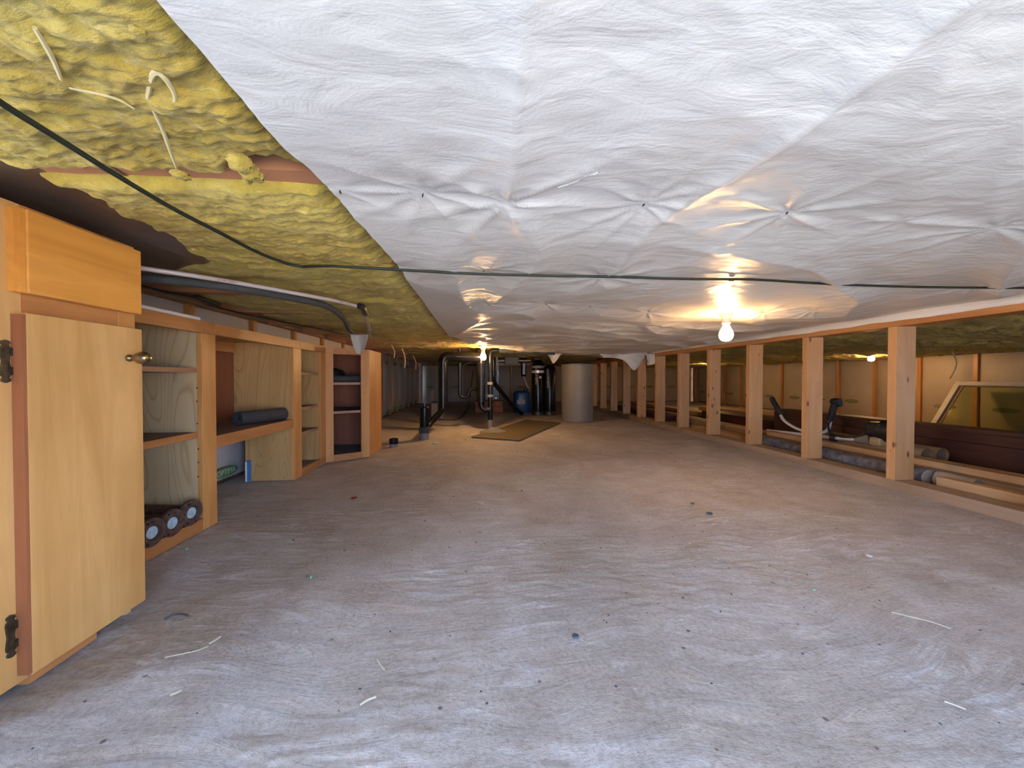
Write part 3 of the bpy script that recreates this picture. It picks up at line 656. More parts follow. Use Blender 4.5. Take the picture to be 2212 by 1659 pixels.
# D: angled end cabinet
A_, B_ = Vector((c1.x, c1.y)), Vector((c2.x, c2.y)); dd = (B_ - A_).normalized(); LL = (B_ - A_).length; nn = Vector((-dd.y, dd.x))
cdm = thing('angled_corner_cabinet', 'angled orange end cabinet with dark interior and two shelves', 'cabinet', ((c1.x + c2.x) / 2, c1.y + .2, 0))
zt = P(798, 755, x=c2.x).z
def along(f): p = A_ + dd * f * LL; return (p.x, p.y)
def dpart(name, f0, f1, z0, z1, mat, t=.019, **k): return obj(name, MB().slab(along(f0), along(f1), t, z0, z1), mat, cdm, **k)
w0 = 0.17; w1 = 0.80
dpart('frame_stile', 0.0, w0, 0.0, zt, 'frame_z', bevel=.001); dpart('frame_stile', w1, 1.0, 0.0, zt, 'frame_z', bevel=.001)
dpart('frame_rail', w0 + .001, w1 - .001, P(750, 764, x=-.9).z if False else zt - .042, zt - .0005, 'frame_y', t=.0185); dpart('frame_rail', w0 + .001, w1 - .001, 0.0, 0.045, 'frame_y', t=.0185)
obj('side_panel', MB().slab((c2.x, c2.y + .002), (c3.x, c3.y), .018, 0, zt - .002), 'frame_z', cdm)
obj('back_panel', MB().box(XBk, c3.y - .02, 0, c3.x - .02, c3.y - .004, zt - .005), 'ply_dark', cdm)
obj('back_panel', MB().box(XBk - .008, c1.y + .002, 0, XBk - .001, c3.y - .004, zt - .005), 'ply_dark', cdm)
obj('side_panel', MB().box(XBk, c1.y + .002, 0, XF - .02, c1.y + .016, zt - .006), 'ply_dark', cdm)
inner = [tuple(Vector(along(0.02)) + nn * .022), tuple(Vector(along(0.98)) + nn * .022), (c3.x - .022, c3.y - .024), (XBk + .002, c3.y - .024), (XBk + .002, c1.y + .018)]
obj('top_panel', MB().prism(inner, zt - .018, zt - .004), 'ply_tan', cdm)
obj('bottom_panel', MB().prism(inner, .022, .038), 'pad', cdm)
for py in (826, 887):
    z = P(745, py, y=c1.y + .12).z
    s = obj('shelf', MB().prism(inner, z - .017, z), 'shelf', cdm)
    a = Vector(along(0.03)) + nn * .0195; b = Vector(along(0.97)) + nn * .0195
    obj('front_edge', MB().slab((a.x, a.y), (b.x, b.y), .002, z - .0165, z + .0004), 'shelf_edge', s)
zD1 = P(745, 826, y=c1.y + .12).z
# things in the cabinets
a = Vector(along(.12)) + nn * .075; b = Vector(along(.9)) + nn * .075
t = obj('foam_tube', MB().tube([(a.x, a.y, zD1 + .025), (b.x, b.y, zD1 + .025)], .0245, 18), 'black_foam', smooth=True)
tag(t, 'short black foam pipe sleeve on the upper shelf of the angled cabinet', 'pipe insulation')
a = Vector(along(.15)) + nn * .19; b = Vector(along(.55)) + nn * .26
t = obj('rolled_bag', MB().tube(smoothpath([(a.x, a.y, zD1 + .05), (a.x + .04, a.y + .03, zD1 + .065), (b.x, b.y, zD1 + .05)], 1), [.03, .045, .05, .05, .045, .03] if False else .045, 14), 'black', smooth=True)
tag(t, 'dark bundled bag behind the foam sleeve in the angled cabinet', 'bag')
# foam tube roll on the desk shelf
def hollow(name, p, q, r, ri, mat, n=24, deep=0.02):
    p, q = Vector(p), Vector(q); ax = (q - p).normalized(); l = (q - p).length
    o = obj(name, MB().lathe([(ri, deep), (ri, 0), (ri + (r - ri) * .1, -.001), (r * .97, -.001), (r, .003), (r, l - .003), (r * .97, l), (ri, l), (ri, l - deep)], p, ax, n), mat, smooth=True)
    obj('bore', MB().lathe([(0, deep - .005), (ri * .99, deep - .005), (ri * .99, l - deep + .005), (0, l - deep + .005)], p, ax, n), 'bore', o)
    return o
p = P(513, 900, y=1.96); rr = .034; p.z = zr1 - .002 + rr; q = P(586, 885, y=2.14); q.z = p.z
q = p + (q - p).normalized() * .27
if q.y > yB1 - .02: q = p + (q - p) * ((yB1 - .03 - p.y) / (q.y - p.y))
t = hollow('foam_roll', p, q, rr, .013, 'black_foam'); tag(t, 'thick black foam pipe sleeve with open end on the desk shelf', 'pipe insulation')
t = obj('foam_sleeve', MB().tube([(XBk + .04, yA1 + .05, zr1 + .03), (XBk + .045, yA1 + .40, zr1 + .03)], .03, 18), 'black_foam', smooth=True)
tag(t, 'black foam sleeve lying at the back of the desk shelf', 'pipe insulation')
# rusty flanged pipes standing in the lower shelf of A
for i, (px, py) in enumerate(((330, 1158), (374, 1142), (415, 1118))):
    q = P(px, py, x=XF + .006); r = .0455 - .002 * (2 - i) * 0
    zc = .038 + r + .001 + (0.0 if i < 2 else .004)
    th = thing('flanged_pipe', ('rusty flanged pipe stub partly hidden by the maple door', 'rusty flanged pipe stub, middle one of the three in the low shelf', 'rusty flanged pipe stub leaning against the plywood side panel')[i], 'pipe', (q.x, q.y, .039), 'rusty flanges in the shelf cabinet')
    fl_ = obj('flange', MB().lathe([(0, -.004), (.021, -.004), (.023, 0), (.024, .001), (.025, .004), (.033, .003), (.034, 0), (r * .97, 0), (r, -.002), (r, -.012), (r * .97, -.014), (0, -.014)], (q.x, q.y, zc), (1, -.12, 0), 28), 'rust', th, smooth=True)
    obj('pipe', MB().tube([(q.x - .015, q.y + .002, zc), (q.x - .24, q.y + .03 - .0, zc)], .026, 18), 'rust', th, smooth=True)
    obj('end_cap', MB().lathe([(0, 0), (.019, 0), (.019, .0015), (0, .0025)], (q.x - .003, q.y, zc), (1, -.12, 0), 20), 'capglass', th, smooth=True)
    bh = MB()
    for k in range(6):
        a = k * math.pi / 3 + i; bh.lathe([(0, 0), (.0032, 0), (.0032, .002), (0, .002)], (q.x, q.y + math.cos(a) * .038, zc + math.sin(a) * .038), (1, -.12, 0), 8)
    obj('bolt_holes', bh, 'bore', th, kind='stuff')
t = obj('blue_foam_board', MB().box(P(534, 1010, y=yB1 - .01).x, yB1 - .012, 0, P(541, 1010, y=yB1 - .01).x, yB1 - .002, P(536, 994, y=yB1).z), 'blueboard')
tag(t, 'small blue foam board scrap against the knee-space side panel', 'board')
obj('paper_face', MB().box(P(530, 1010, y=yB1 - .01).x, yB1 - .012, 0, P(533.7, 1010, y=yB1 - .01).x, yB1 - .002, P(536, 997, y=yB1).z), 'whitep', t)

# ------------------------------------------------------------------ pipes and cables below the ceiling
def ppath(pts, z): return [P(a, b, z=(z if len(c) == 0 else c[0])) for a, b, *c in pts]
zx = .868
pts = ppath([(120, 556), (230, 566), (313, 581), (430, 597), (560, 619), (640, 634), (720, 648), (782, 664)], zx)
th = thing('water_pipe', 'pinkish white plastic water pipe with red lettering under the insulation', 'pipe', tuple(pts[3]))
obj('tube', MB().tube(smoothpath(pts), .0068, 14), 'pex', th, smooth=True)
p2 = ppath([(783, 664), (789, 676), (793, 692), (798, 712), (800, 730)], zx)
obj('elbow', MB().tube(smoothpath(ppath([(776, 661), (784, 663), (788, 674)], zx - .002), 2), .013, 12), 'black', th, smooth=True)
obj('tube', MB().tube(smoothpath(p2), .009, 12), 'pex', th, smooth=True)
for c in (1, 3):
    d = (p2[c] - p2[c - 1]).normalized(); obj('clamp', MB().tube([p2[c] - d * .02, p2[c] + d * .02], .014, 12), 'black', th, smooth=True)
seg = smoothpath(pts); 
for (px0, px1, s) in ((428, 525, '100 PSI @ 180F  SDR-9'), (722, 752, '07 01')):
    a = P(px0, 597 if px0 < 600 else 648, z=zx); b = P(px1, 612 if px0 < 600 else 655, z=zx)
    dx = (b - a).normalized(); mid = (a + b) / 2
    tocam = (Vector((0, 0, H)) - mid).normalized(); zn = (tocam - dx * tocam.dot(dx)).normalized(); yn = zn.cross(dx)
    rot = Matrix((dx, yn, zn)).transposed().to_euler()
    near = min(seg, key=lambda v: (v - mid).length)
    q = near + (mid - near).project(dx) + zn * .0072
    text('lettering', s, .0075, q, rot, 'redprint', th)
fp = ppath([(120, 588), (230, 595), (313, 601), (430, 612), (560, 630), (640, 646), (690, 655), (722, 668), (745, 690), (753, 712)], .852)
th = thing('foam_insulated_pipe', 'black foam insulated pipe bending down at its far end', 'pipe', tuple(fp[3]))
obj('foam_sleeve', MB().tube(smoothpath(fp), .0120, 16), 'black_foam', th, smooth=True)
obj('pipe_end', MB().tube([fp[-1], fp[-1] + Vector((0.005, .05, -.01))], .011, 12), 'black', th, smooth=True)
# translucent plastic flap
q = P(776, 742, y=fp[-1].y + .05)
A = np.linspace(0, 1, 14); U, V = np.meshgrid(A, A)
wd_ = .052 * np.sqrt(np.clip(1 - (V * 1.02 - .15) ** 2, 0, 1)) * (1 - .35 * V)
X = q.x + (U - .5) * 2 * wd_; Y = q.y + .02 * np.cos((U - .5) * 3); Z = q.z + .055 - V * .115
t = gridobj('plastic_flap', X, Y, Z, 'clearfilm'); t.location.z += 0
sm = t.modifiers.new('thickness', 'SOLIDIFY'); sm.thickness = .0015
tag(t, 'translucent plastic flap hanging below the end of the foam pipe', 'plastic flap')
# long green cable
zc_ = CEIL - .014
L1 = ppath([(-60, 178), (0, 222), (120, 296), (260, 384), (380, 455), (470, 500), (560, 548), (640, 577)], .883)
L2 = ppath([(640, 577), (700, 574), (760, 577), (850, 582), (1000, 591), (1140, 595), (1330, 598), (1480, 603), (1580, 603), (1640, 604), (1760, 612), (1900, 618), (2040, 621), (2212, 622), (2330, 622)], .880)
cb_ = thing('extension_cable', 'long dark green cable strung across below the ceiling', 'cable', tuple(L2[3]))
obj('cord', MB().tube(smoothpath(L1 + L2[1:], 1), .0040, 8), 'cable', cb_, smooth=True)
q = P(1580, 602, z=.886); obj('cable_clip', MB().box(q.x - .008, q.y - .004, .878, q.x + .008, q.y + .004, .888), 'black', cb_, bevel=.002)
L3 = [P(a, b, z=.900) for a, b in ((240, 603), (313, 619), (345, 628), (380, 634), (435, 645))]
L4 = [P(a, b, z=.900) for a, b in ((438, 646), (440, 655), (455, 660), (500, 672), (560, 685), (620, 697), (680, 708), (740, 722))]
th = thing('wall_cable', 'black sagging cable fixed along the top of the left wall', 'cable', tuple(L3[1]))
obj('cord', MB().tube(smoothpath(L3, 1), .005, 7), 'black', th, smooth=True); obj('cord', MB().tube(smoothpath(L4, 1), .0045, 7), 'black', th, smooth=True)
q = P(438, 646, z=.900); obj('junction', MB().tube([q + Vector((.0, -.04, .002)), q + Vector((0, .10, -.004))], .009, 8), 'black', th, smooth=True)

# loose fibreglass hanging from the batts (parts of the ceiling)
def tuft(px, py, size, long=1.0, seed=1, z=.885, mat='fg', n=2):
    q = P(px, py, z=z); U, V = np.meshgrid(np.linspace(0, 2 * np.pi, 22), np.linspace(0, np.pi, 14))
    rr = size * (1 + .55 * fbm(U * 1.6 + seed, V * 2.2, 3, seed) * np.sin(V))
    Xq = q.x + rr * np.sin(V) * np.cos(U); Yq = q.y + rr * np.sin(V) * np.sin(U); Zq = q.z + rr * np.cos(V) * long
    gridobj('loose_tuft', Xq, Yq, Zq, mat, ceil)
M['wisp'] = plain('pale wisp', (0.56, 0.47, 0.24), 0.9, var=.1)
for i, (px, py, s, l) in enumerate(((520, 352, .017, .7), (540, 372, .014, .8), (556, 382, .010, .8), (535, 388, .007, 1), (390, 378, .012, .5), (300, 70, .007, .4), (420, 540, .010, .4))):
    tuft(px, py, s, l, 40 + i)
def wisp(pts, z, r=.002):
    rad = None; w = smoothpath([P(a, b, z=z - .0015 * i) for i, (a, b) in enumerate(pts)], 2)
    n = len(w); obj('wisp', MB().tube(w, [r * (1.3 - abs(i / n - .4)) for i in range(n)], 6), 'wisp', ceil, smooth=True)
wisp([(75, 60), (100, 100), (118, 135), (132, 172)], .899, .0022); wisp([(318, 215), (330, 150), (355, 165), (380, 205), (375, 225)], .900, .0024)
wisp([(330, 235), (352, 280), (365, 320), (382, 365)], .899, .0022); wisp([(150, 190), (250, 210), (290, 235)], .900, .0013)
for i, (px, py, dy) in enumerate(((845, 745, 28), (868, 752, 42), (892, 768, 30))):
    a = P(px, py, y=3.4 + .5 * i); b = P(px + 6, py + dy, y=3.4 + .5 * i)
    obj('wisp', MB().tube(smoothpath([a, (a + b) / 2 + Vector((.02, .01, 0)), b], 2), [.012, .012, .010, .009, .010, .012, .008, .006, .004, .003][:10] if False else .0055, 6), 'wisp', ceil, smooth=True)
# tufts beyond the stud wall
for i, (px, py, s, l) in enumerate(((2075, 750, .055, 1.1), (2120, 738, .035, 1.2), (2180, 740, .03, 1), (2205, 735, .03, .9), (2030, 742, .03, .6), (1860, 745, .05, .3))):
    q = P(px, py, y=3.3 + .15 * i); U, V = np.meshgrid(np.linspace(0, 2 * np.pi, 22), np.linspace(0, np.pi, 12))
    rr = s * (1 + .6 * fbm(U * 1.6 + i, V * 2.4, 3, 90 + i) * np.sin(V))
    gridobj('loose_tuft', q.x + rr * np.sin(V) * np.cos(U), q.y + rr * np.sin(V) * np.sin(U), q.z + .02 + rr * np.cos(V) * l, 'fg', ceil)
a = [P(x_, y_, y=3.45) for x_, y_ in ((2055, 758), (2064, 772), (2067, 788), (2060, 805), (2052, 818))]
obj('wisp', MB().tube(smoothpath(a), .006, 6), 'wisp', ceil, smooth=True)

# ------------------------------------------------------------------ lamps
def bulb(label, q, ztop, mat='bulb_far'):
    th = thing('bulb_lamp', label, 'lamp', (q.x, q.y, ztop))
    obj('base_plate', MB().lathe([(0, 0), (.05, 0), (.05, -.006), (.042, -.012), (0, -.012)], (q.x, q.y, ztop), (0, 0, 1), 24), 'porcelain', th, smooth=True)
    obj('socket', MB().lathe([(0, -.010), (.034, -.012), (.022, -.03), (.019, -.045), (.020, -.058), (0, -.058)], (q.x, q.y, ztop), (0, 0, 1), 24), 'porcelain', th, smooth=True)
    obj('bulb', MB().lathe([(.0, -.055), (.014, -.056), (.015, -.07), (.022, -.084), (.029, -.098), (.032, -.112), (.030, -.126), (.022, -.138), (.010, -.144), (0, -.145)], (q.x, q.y, ztop), (0, 0, 1), 24), mat, th, smooth=True)
bulb('bare lit bulb in a white socket under the white sheeting', P(1569, 672, z=CEIL - .004), CEIL - .006, 'bulb')
b2 = P(1882, 775, y=4.15); bulb('bare lit bulb beyond the stud wall, right of the brush cutter handles', b2, b2.z + .115)
b3 = P(1531, 790, y=6.6); bulb('bare lit bulb farthest away, seen between two pine studs', b3, b3.z + .115)
b4 = P(1044, 772, y=4.05); bulb('bare lit bulb hanging among the black drain pipes', b4, b4.z + .115, 'bulb_mid')
for nm, b in (('cleat', b2), ('cleat', b3)):
    obj('cleat', MB().box(b.x - .35, b.y - .04, b.z + .1155, b.x + .2, b.y + .05, b.z + .15), 'pine_y', ceil)
obj('cleat', MB().box(b4.x - .05, b4.y - .04, b4.z + .1155, b4.x + .05, b4.y + .05, .93), 'redwood', ceil)

# ------------------------------------------------------------------ plumbing corner
def pt(px, py, y): return P(px, py, y=y)
g = P(917, 949, z=0); y_ = g.y; x_ = g.x
th = thing('drain_cleanout', 'black drain cleanout with a branch rising to an elbow pipe', 'drain pipe', (x_, y_, 0))
r = .043
obj('stub', MB().tube([(x_, y_, -.003), (x_, y_, .07)], r * .95, 20), 'pad', th, smooth=True)
obj('coupling', MB().lathe([(r * 1.05, .06), (r * 1.16, .062), (r * 1.16, .115), (r * 1.05, .117)], (x_, y_, 0), (0, 0, 1), 20), 'black_foam', th, smooth=True)
ztop_ = pt(917, 878, y_).z
obj('riser', MB().tube([(x_, y_, .07), (x_, y_, ztop_ - .06)], r, 20), 'black_abs', th, smooth=True)
obj('coupling', MB().lathe([(r, ztop_ - .09), (r * 1.14, ztop_ - .088), (r * 1.14, ztop_ - .01), (r * .9, ztop_), (r * .45, ztop_), (r * .42, ztop_ + .03), (0, ztop_ + .03)], (x_, y_, 0), (0, 0, 1), 20), 'black_abs', th, smooth=True)
yv = 4.25; v0 = pt(957, 880, yv); v1 = pt(957, 790, yv)
obj('branch', MB().tube(smoothpath([(x_ + .01, y_, .10), (x_ + .05, y_ + .15, .15), (v0.x - .02, yv - .08, v0.z - .05), (v0.x, yv, v0.z)], 2), .035, 18), 'black_abs', th, smooth=True)
hz_ = pt(985, 770, yv).z; hx = pt(1036, 770, yv).x
obj('elbow_pipe', MB().tube(smoothpath([(v0.x, yv, v0.z - .02), (v0.x, yv, hz_ - .14), (v0.x, yv, hz_ - .05), (v0.x + .02, yv, hz_ - .005), (v0.x + .06, yv, hz_ + .004), (v0.x + .15, yv, hz_)], 2) + [Vector((hx, yv + .02, hz_ - .006))], .0525, 20), 'black_abs', th, smooth=True)
obj('coupling', MB().tube([(v0.x, yv, v0.z - .03), (v0.x, yv, v0.z + .05)], .058, 20), 'black_abs', th, smooth=True)
# stack with traps
ys = 4.32; sx = pt(1039, 800, ys).x
st_ = thing('drain_stack', 'tall black drain stack with a trap and floor pipe in the middle of the space', 'drain pipe', (sx, ys, 0))
s_top = CEIL; s_bot = pt(1037, 868, ys).z; fxp = pt(1059, 900, ys); g = P(1059, 926, z=0)
obj('stack', MB().tube([(sx, ys, s_bot), (sx, ys, s_top)], .048, 20), 'black_abs', st_, smooth=True)
obj('hub', MB().tube([(sx, ys, hz_ - .08), (sx, ys, hz_ + .08)], .058, 20), 'black_abs', st_, smooth=True)
obj('bend', MB().tube(smoothpath([(sx, ys, s_bot + .02), (sx, ys, s_bot - .06), (sx + .04, ys, s_bot - .09), (g.x, ys, s_bot - .09)], 3), .035, 16), 'black_abs', st_, smooth=True)
zel = pt(1062, 757, ys - .04).z
obj('floor_pipe', MB().tube([(g.x, g.y, -.003), (g.x, g.y, .10)], .030, 18), 'pad', st_, smooth=True)
obj('riser', MB().tube(smoothpath([(g.x, g.y, .08), (g.x, g.y, zel - .10), (g.x, g.y, zel - .02), (g.x + .02, g.y, zel), (g.x + .10, g.y, zel + .004)], 2), .029, 18), 'black_abs', st_, smooth=True)
for py in (828, 855): z = pt(1059, py, g.y).z; obj('coupling', MB().lathe([(.029, -.015), (.034, -.014), (.034, .014), (.029, .015)], (g.x, g.y, z), (0, 0, 1), 18), 'pad', st_, smooth=True)
e = pt(1198, 757, g.y)
obj('header_pipe', MB().tube([(g.x + .09, g.y, zel + .002), (pt(1110, 755, g.y).x, g.y, zel)], .027, 16), 'black_foam', st_, smooth=True)
obj('header_pipe', MB().tube([(pt(1111, 755, g.y).x, g.y, zel), (e.x, g.y, zel - .015)], .029, 16), 'black_foam', st_, smooth=True)
# trap
ty = 4.38; a = pt(993, 762, ty); zb = pt(1003, 858, ty).z; x2 = pt(1012, 850, ty).x; zu = pt(1020, 841, ty).z
obj('trap', MB().tube(smoothpath([(a.x, ty, a.z + .01), (a.x, ty, zb + .10), (a.x, ty, zb + .03), (a.x + .025, ty, zb), (x2 - .025, ty, zb), (x2, ty, zb + .03), (x2, ty, zu - .04), (x2 + .02, ty, zu), (x2 + .05, ty, zu), (sx - .03, ty - .02, zu), (sx - .01, ty - .03, zu - .06)], 2), .0205, 14), 'black_abs', st_, smooth=True)
obj('cap', MB().tube([(a.x, ty, a.z), (a.x, ty, a.z + .04)], .024, 14), 'black', st_, smooth=True)
# diagonal branch behind
d0 = pt(1066, 790, 4.9); d1 = pt(1066, 826, 4.9); d2 = pt(1108, 878, 5.6)
t = obj('diagonal_pipe', MB().tube(smoothpath([d0 + Vector((0, 0, .08)), d0, d1, d1 + (d2 - d1) * .15, d2, (d2.x + .12, d2.y + .2, d2.z - .1), (d2.x + .16, d2.y + .25, 0.03)], 2), .03, 16), 'black_abs', smooth=True)
tag(t, 'black pipe sloping down behind the drain stack towards the blue jug', 'drain pipe')
# dark box beside the vertical drain
g = P(948, 905, z=0)
th = thing('sump_cover', 'dark upright sump box standing behind the cleanout pipe', 'box', (g.x, g.y, 0))
w = .105; hh_ = pt(948, 868, g.y).z
obj('body', MB().prism([(g.x - w, g.y), (g.x + w * .6, g.y), (g.x + w * .6, g.y + .2), (g.x - w, g.y + .2)], 0, hh_ - .02), 'board_olive' if False else 'pad', th, bevel=.004)
obj('lid', MB().box(g.x - w - .005, g.y - .005, hh_ - .0198, g.x + w * .6 + .005, g.y + .205, hh_ - .005), 'black', th)
obj('post', MB().box(g.x - w - .03, g.y + .25, 0, g.x - w + .01, g.y + .29, pt(934, 845, g.y).z), 'pad', th)
# floor cord
cpts = [P(a, b, z=.004) for a, b in ((700, 902), (800, 903), (905, 905), (955, 907), (985, 907), (1000, 900), (1010, 885), (1013, 878))] + [pt(1016, 850, 6.2), pt(1022, 800, 6.6)]
cpts = [Vector((c.x, c.y, max(c.z, .004))) for c in cpts][2:]
t = obj('floor_cord', MB().tube(smoothpath(cpts), .006, 7), 'black', smooth=True); tag(t, 'thin dark cord lying on the floor and rising to the boiler', 'cord')
# boiler
g = P(1058, 890, z=0); yb_ = g.y; bx0, bx1 = pt(1034, 830, yb_).x, pt(1079, 830, yb_).x; zb0 = pt(1058, 866, yb_).z; zb1 = pt(1058, 775, yb_).z
th = thing('boiler', 'tall teal boiler standing on orange bricks behind the drain stack', 'boiler', ((bx0 + bx1) / 2, yb_ + .15, 0))
obj('casing', MB().box(bx0, yb_, zb0, bx1, yb_ + .3, zb1), 'teal', th, bevel=.01)
obj('label_plate', MB().box(bx0 + .03, yb_ - .003, zb0 + .2, bx1 - .12, yb_ - .0005, zb0 + .28), 'label', th); obj('label_plate', MB().box(bx1 - .10, yb_ - .003, zb0 + .2, bx1 - .05, yb_ - .0005, zb0 + .3), 'label', th)
for u in (.06, .17, .29): obj('valve', MB().lathe([(0, 0), (.016, 0), (.02, -.02), (.012, -.04), (0, -.04)], (bx0 + u, yb_, zb0 + .05 + .06 * (u == .17)), (0, 1, 0), 12), 'brass', th, smooth=True)
obj('manifold', MB().tube([(bx0 - .03, yb_ - .03, zb0 + .015), (bx1 + .1, yb_ - .03, zb0 + .015)], .012, 10), 'bronze', th, smooth=True)
bt = thing('brick_plinth', 'orange brick plinth under the teal boiler', 'bricks', ((bx0 + bx1) / 2, yb_ + .1, 0))
bw = (bx1 - bx0 + .12) / 3
bp_ = None
for row in range(2):
    for k in range(3):
        x0 = bx0 - .06 + bw * k + .003; z0_ = row * (zb0 / 2)
        if bp_ is None: bp_ = obj('brick', MB().box(x0, yb_ - .03, 0.001, x0 + bw - .006, yb_ + .3, zb0 / 2 - .004), 'brick', bt, bevel=.003)
        else: copy_child(bp_, bt, (x0 + bw / 2 - .003, yb_ + .135, z0_ + .001))
# white conduit and grey control box, filter
th = thing('control_box', 'grey control box with white plastic pipework above the blue jug', 'control box', tuple(pt(1105, 778, 6.3)))
yq = 6.3
def pbox(name, x0, y0, x1, y1, d, dep, mat, parent, **k):
    a = pt(x0, y0, d); b = pt(x1, y1, d); return obj(name, MB().box(a.x, d, b.z, b.x, d + dep, a.z), mat, parent, **k)
pbox('box', 1091, 768, 1120, 787, yq, .12, 'tank_grey', th, bevel=.006)
pbox('backboard', 1070, 784, 1150, 790, yq + .13, .04, 'redwood', th)
for pts_ in ([(1064, 762), (1064, 782)], [(1073, 765), (1074, 790)], [(1064, 780), (1090, 779)], [(1066, 764), (1076, 762)], [(1120, 779), (1146, 779)]):
    obj('conduit', MB().tube([pt(a, b, yq - .05) for a, b in pts_], .017 if pts_[0][0] != 1120 else .012, 10), 'whitep', th, smooth=True)
obj('tee', MB().tube([pt(1075, 801, yq), pt(1076, 811, yq)], .022, 10), 'whitep', th, smooth=True); obj('tee', MB().tube([pt(1043, 792, yq - .4), pt(1043, 801, yq - .4)], .016, 10), 'whitep', th, smooth=True)
th = thing('water_filter', 'clear cartridge water filter with a black cap above the blue jug', 'water filter', tuple(pt(1131, 800, yq)))
a = pt(1131, 776, yq); b = pt(1131, 813, yq)
obj('cap', MB().lathe([(0, a.z + .02), (.05, a.z + .02), (.058, a.z - .01), (.058, a.z - .05), (0, a.z - .05)], (a.x, yq, 0), (0, 0, 1), 18), 'black', th, smooth=True)
obj('housing', MB().lathe([(0, b.z), (.035, b.z), (.042, b.z + .02), (.045, a.z - .051), (0, a.z - .051)], (a.x, yq, 0), (0, 0, 1), 18), 'black_abs', th, smooth=True)
obj('cartridge', MB().box(a.x - .02, yq - .047, b.z + .03, a.x + .02, yq - .03, a.z - .07), 'whitep', th)
obj('drain_tube', MB().tube(smoothpath([(a.x, yq, b.z), (a.x + .02, yq, b.z - .05), (a.x + .06, yq + .02, b.z - .16), (a.x + .10, yq + .05, b.z - .20)], 2), .008, 8), 'whitep', th, smooth=True)
# wires
for i, pts_ in enumerate(([(1068, 760), (1085, 762), (1105, 760), (1125, 770), (1134, 772), (1132, 762), (1120, 758)], [(998, 756), (1006, 750), (1016, 750), (1012, 757), (1000, 758)], [(1000, 790), (1012, 784), (1024, 781), (1034, 783)])):
    t = obj('wire', MB().tube(smoothpath([pt(a, b, 5.6 + .2 * i) for a, b in pts_]), .007, 7), 'pex', smooth=True)
    tag(t, ('pale looped wire hanging above the control box', 'pale wire coil up against the insulation left of the stack', 'pale hose sloping behind the trap pipe')[i], 'wire')
# blue jug
g = P(1130, 892, z=0); th = thing('blue_jug', 'blue plastic chemical jug with a paper label on the floor', 'jug', (g.x, g.y + .15, 0))
hw = .147; ht = pt(1130, 846, g.y).z
bm_ = MB(); o8 = []
for s_, zz in ((.93, 0), (1, .03), (1, ht - .06), (.92, ht - .015), (.6, ht)):
    o8.append([(g.x + hw * s_ * math.copysign(abs(math.cos(t_)) ** .55, math.cos(t_)), g.y + .15 + hw * s_ * math.copysign(abs(math.sin(t_)) ** .55, math.sin(t_)), zz) for t_ in np.linspace(0, 2 * np.pi, 25)[:-1]])
vs = [p_ for r_ in o8 for p_ in r_]; f = [(i * 24 + k, i * 24 + (k + 1) % 24, (i + 1) * 24 + (k + 1) % 24, (i + 1) * 24 + k) for i in range(4) for k in range(24)] + [tuple(range(24))[::-1], tuple(range(96, 120))]
obj('body', bm_.add(vs, f), 'blue', th, smooth=True)
obj('cap', MB().lathe([(0, ht + .045), (.035, ht + .045), (.038, ht - .005), (0, ht - .005)], (g.x + .06, g.y + .15, 0), (0, 0, 1), 16), 'black', th, smooth=True)
obj('label_plate', MB().box(g.x - .10, g.y - .001, ht * .42, g.x + .03, g.y + .004, ht * .62), 'label', th)
text('lettering', 'HET', .05, (g.x - .01, g.y - .0022, ht * .52), (R(90), 0, 0), 'redprint', th)
# two black mineral tanks
for i, (px, lab) in enumerate(((1162, 'black mineral tank with a silver collar, left one of the pair'), (1187, 'plain black mineral tank, right one of the pair by the grey tank'))):
    g = P(px, 897, z=0); g.y += .1; g = pt(px, 897, g.y + .0); gx_, gy_ = g.x, g.y; zt_ = pt(px, 777, gy_).z if i == 0 else pt(px, 787, gy_).z; r_ = .098
    th = thing('mineral_tank', lab, 'water tank', (gx_, gy_, 0), 'pair of black mineral tanks')
    obj('foot', MB().lathe([(0, 0), (r_ * 1.04, 0), (r_ * 1.04, .05), (r_, .055), (0, .055)], (gx_, gy_, 0), (0, 0, 1), 24), 'black', th, smooth=True)
    obj('vessel', MB().lathe([(0, .05), (r_, .052), (r_, zt_ - .10), (r_ * .9, zt_ - .05), (r_ * .6, zt_ - .015), (0, zt_)], (gx_, gy_, 0), (0, 0, 1), 24), 'black_abs', th, smooth=True)
    if i == 0:
        obj('valve_head', MB().box(gx_ - .07, gy_ - .07, zt_ - .01, gx_ + .06, gy_ + .07, .89), 'black', th, bevel=.01)
        for py in (793, 803): z = pt(px, py, gy_).z; obj('collar', MB().lathe([(r_, -.02), (r_ + .004, -.02), (r_ + .004, .02), (r_, .02)], (gx_, gy_, z), (0, 0, 1), 24), 'steel' if py == 803 else 'tank_grey', th, smooth=True)
        q = pt(px + 8, 815, gy_ - r_); obj('sticker', MB().lathe([(0, 0), (.022, 0), (.022, .003), (0, .003)], (q.x - .02, gy_ - r_ - .001, q.z), (0, 1, 0), 16), 'label', th)
    text('lettering', 'WATER SOFTENER', .035, (gx_ - .045, gy_ - r_ * .92, zt_ * .72), (R(90), R(-90), R(-22)), 'label', th)
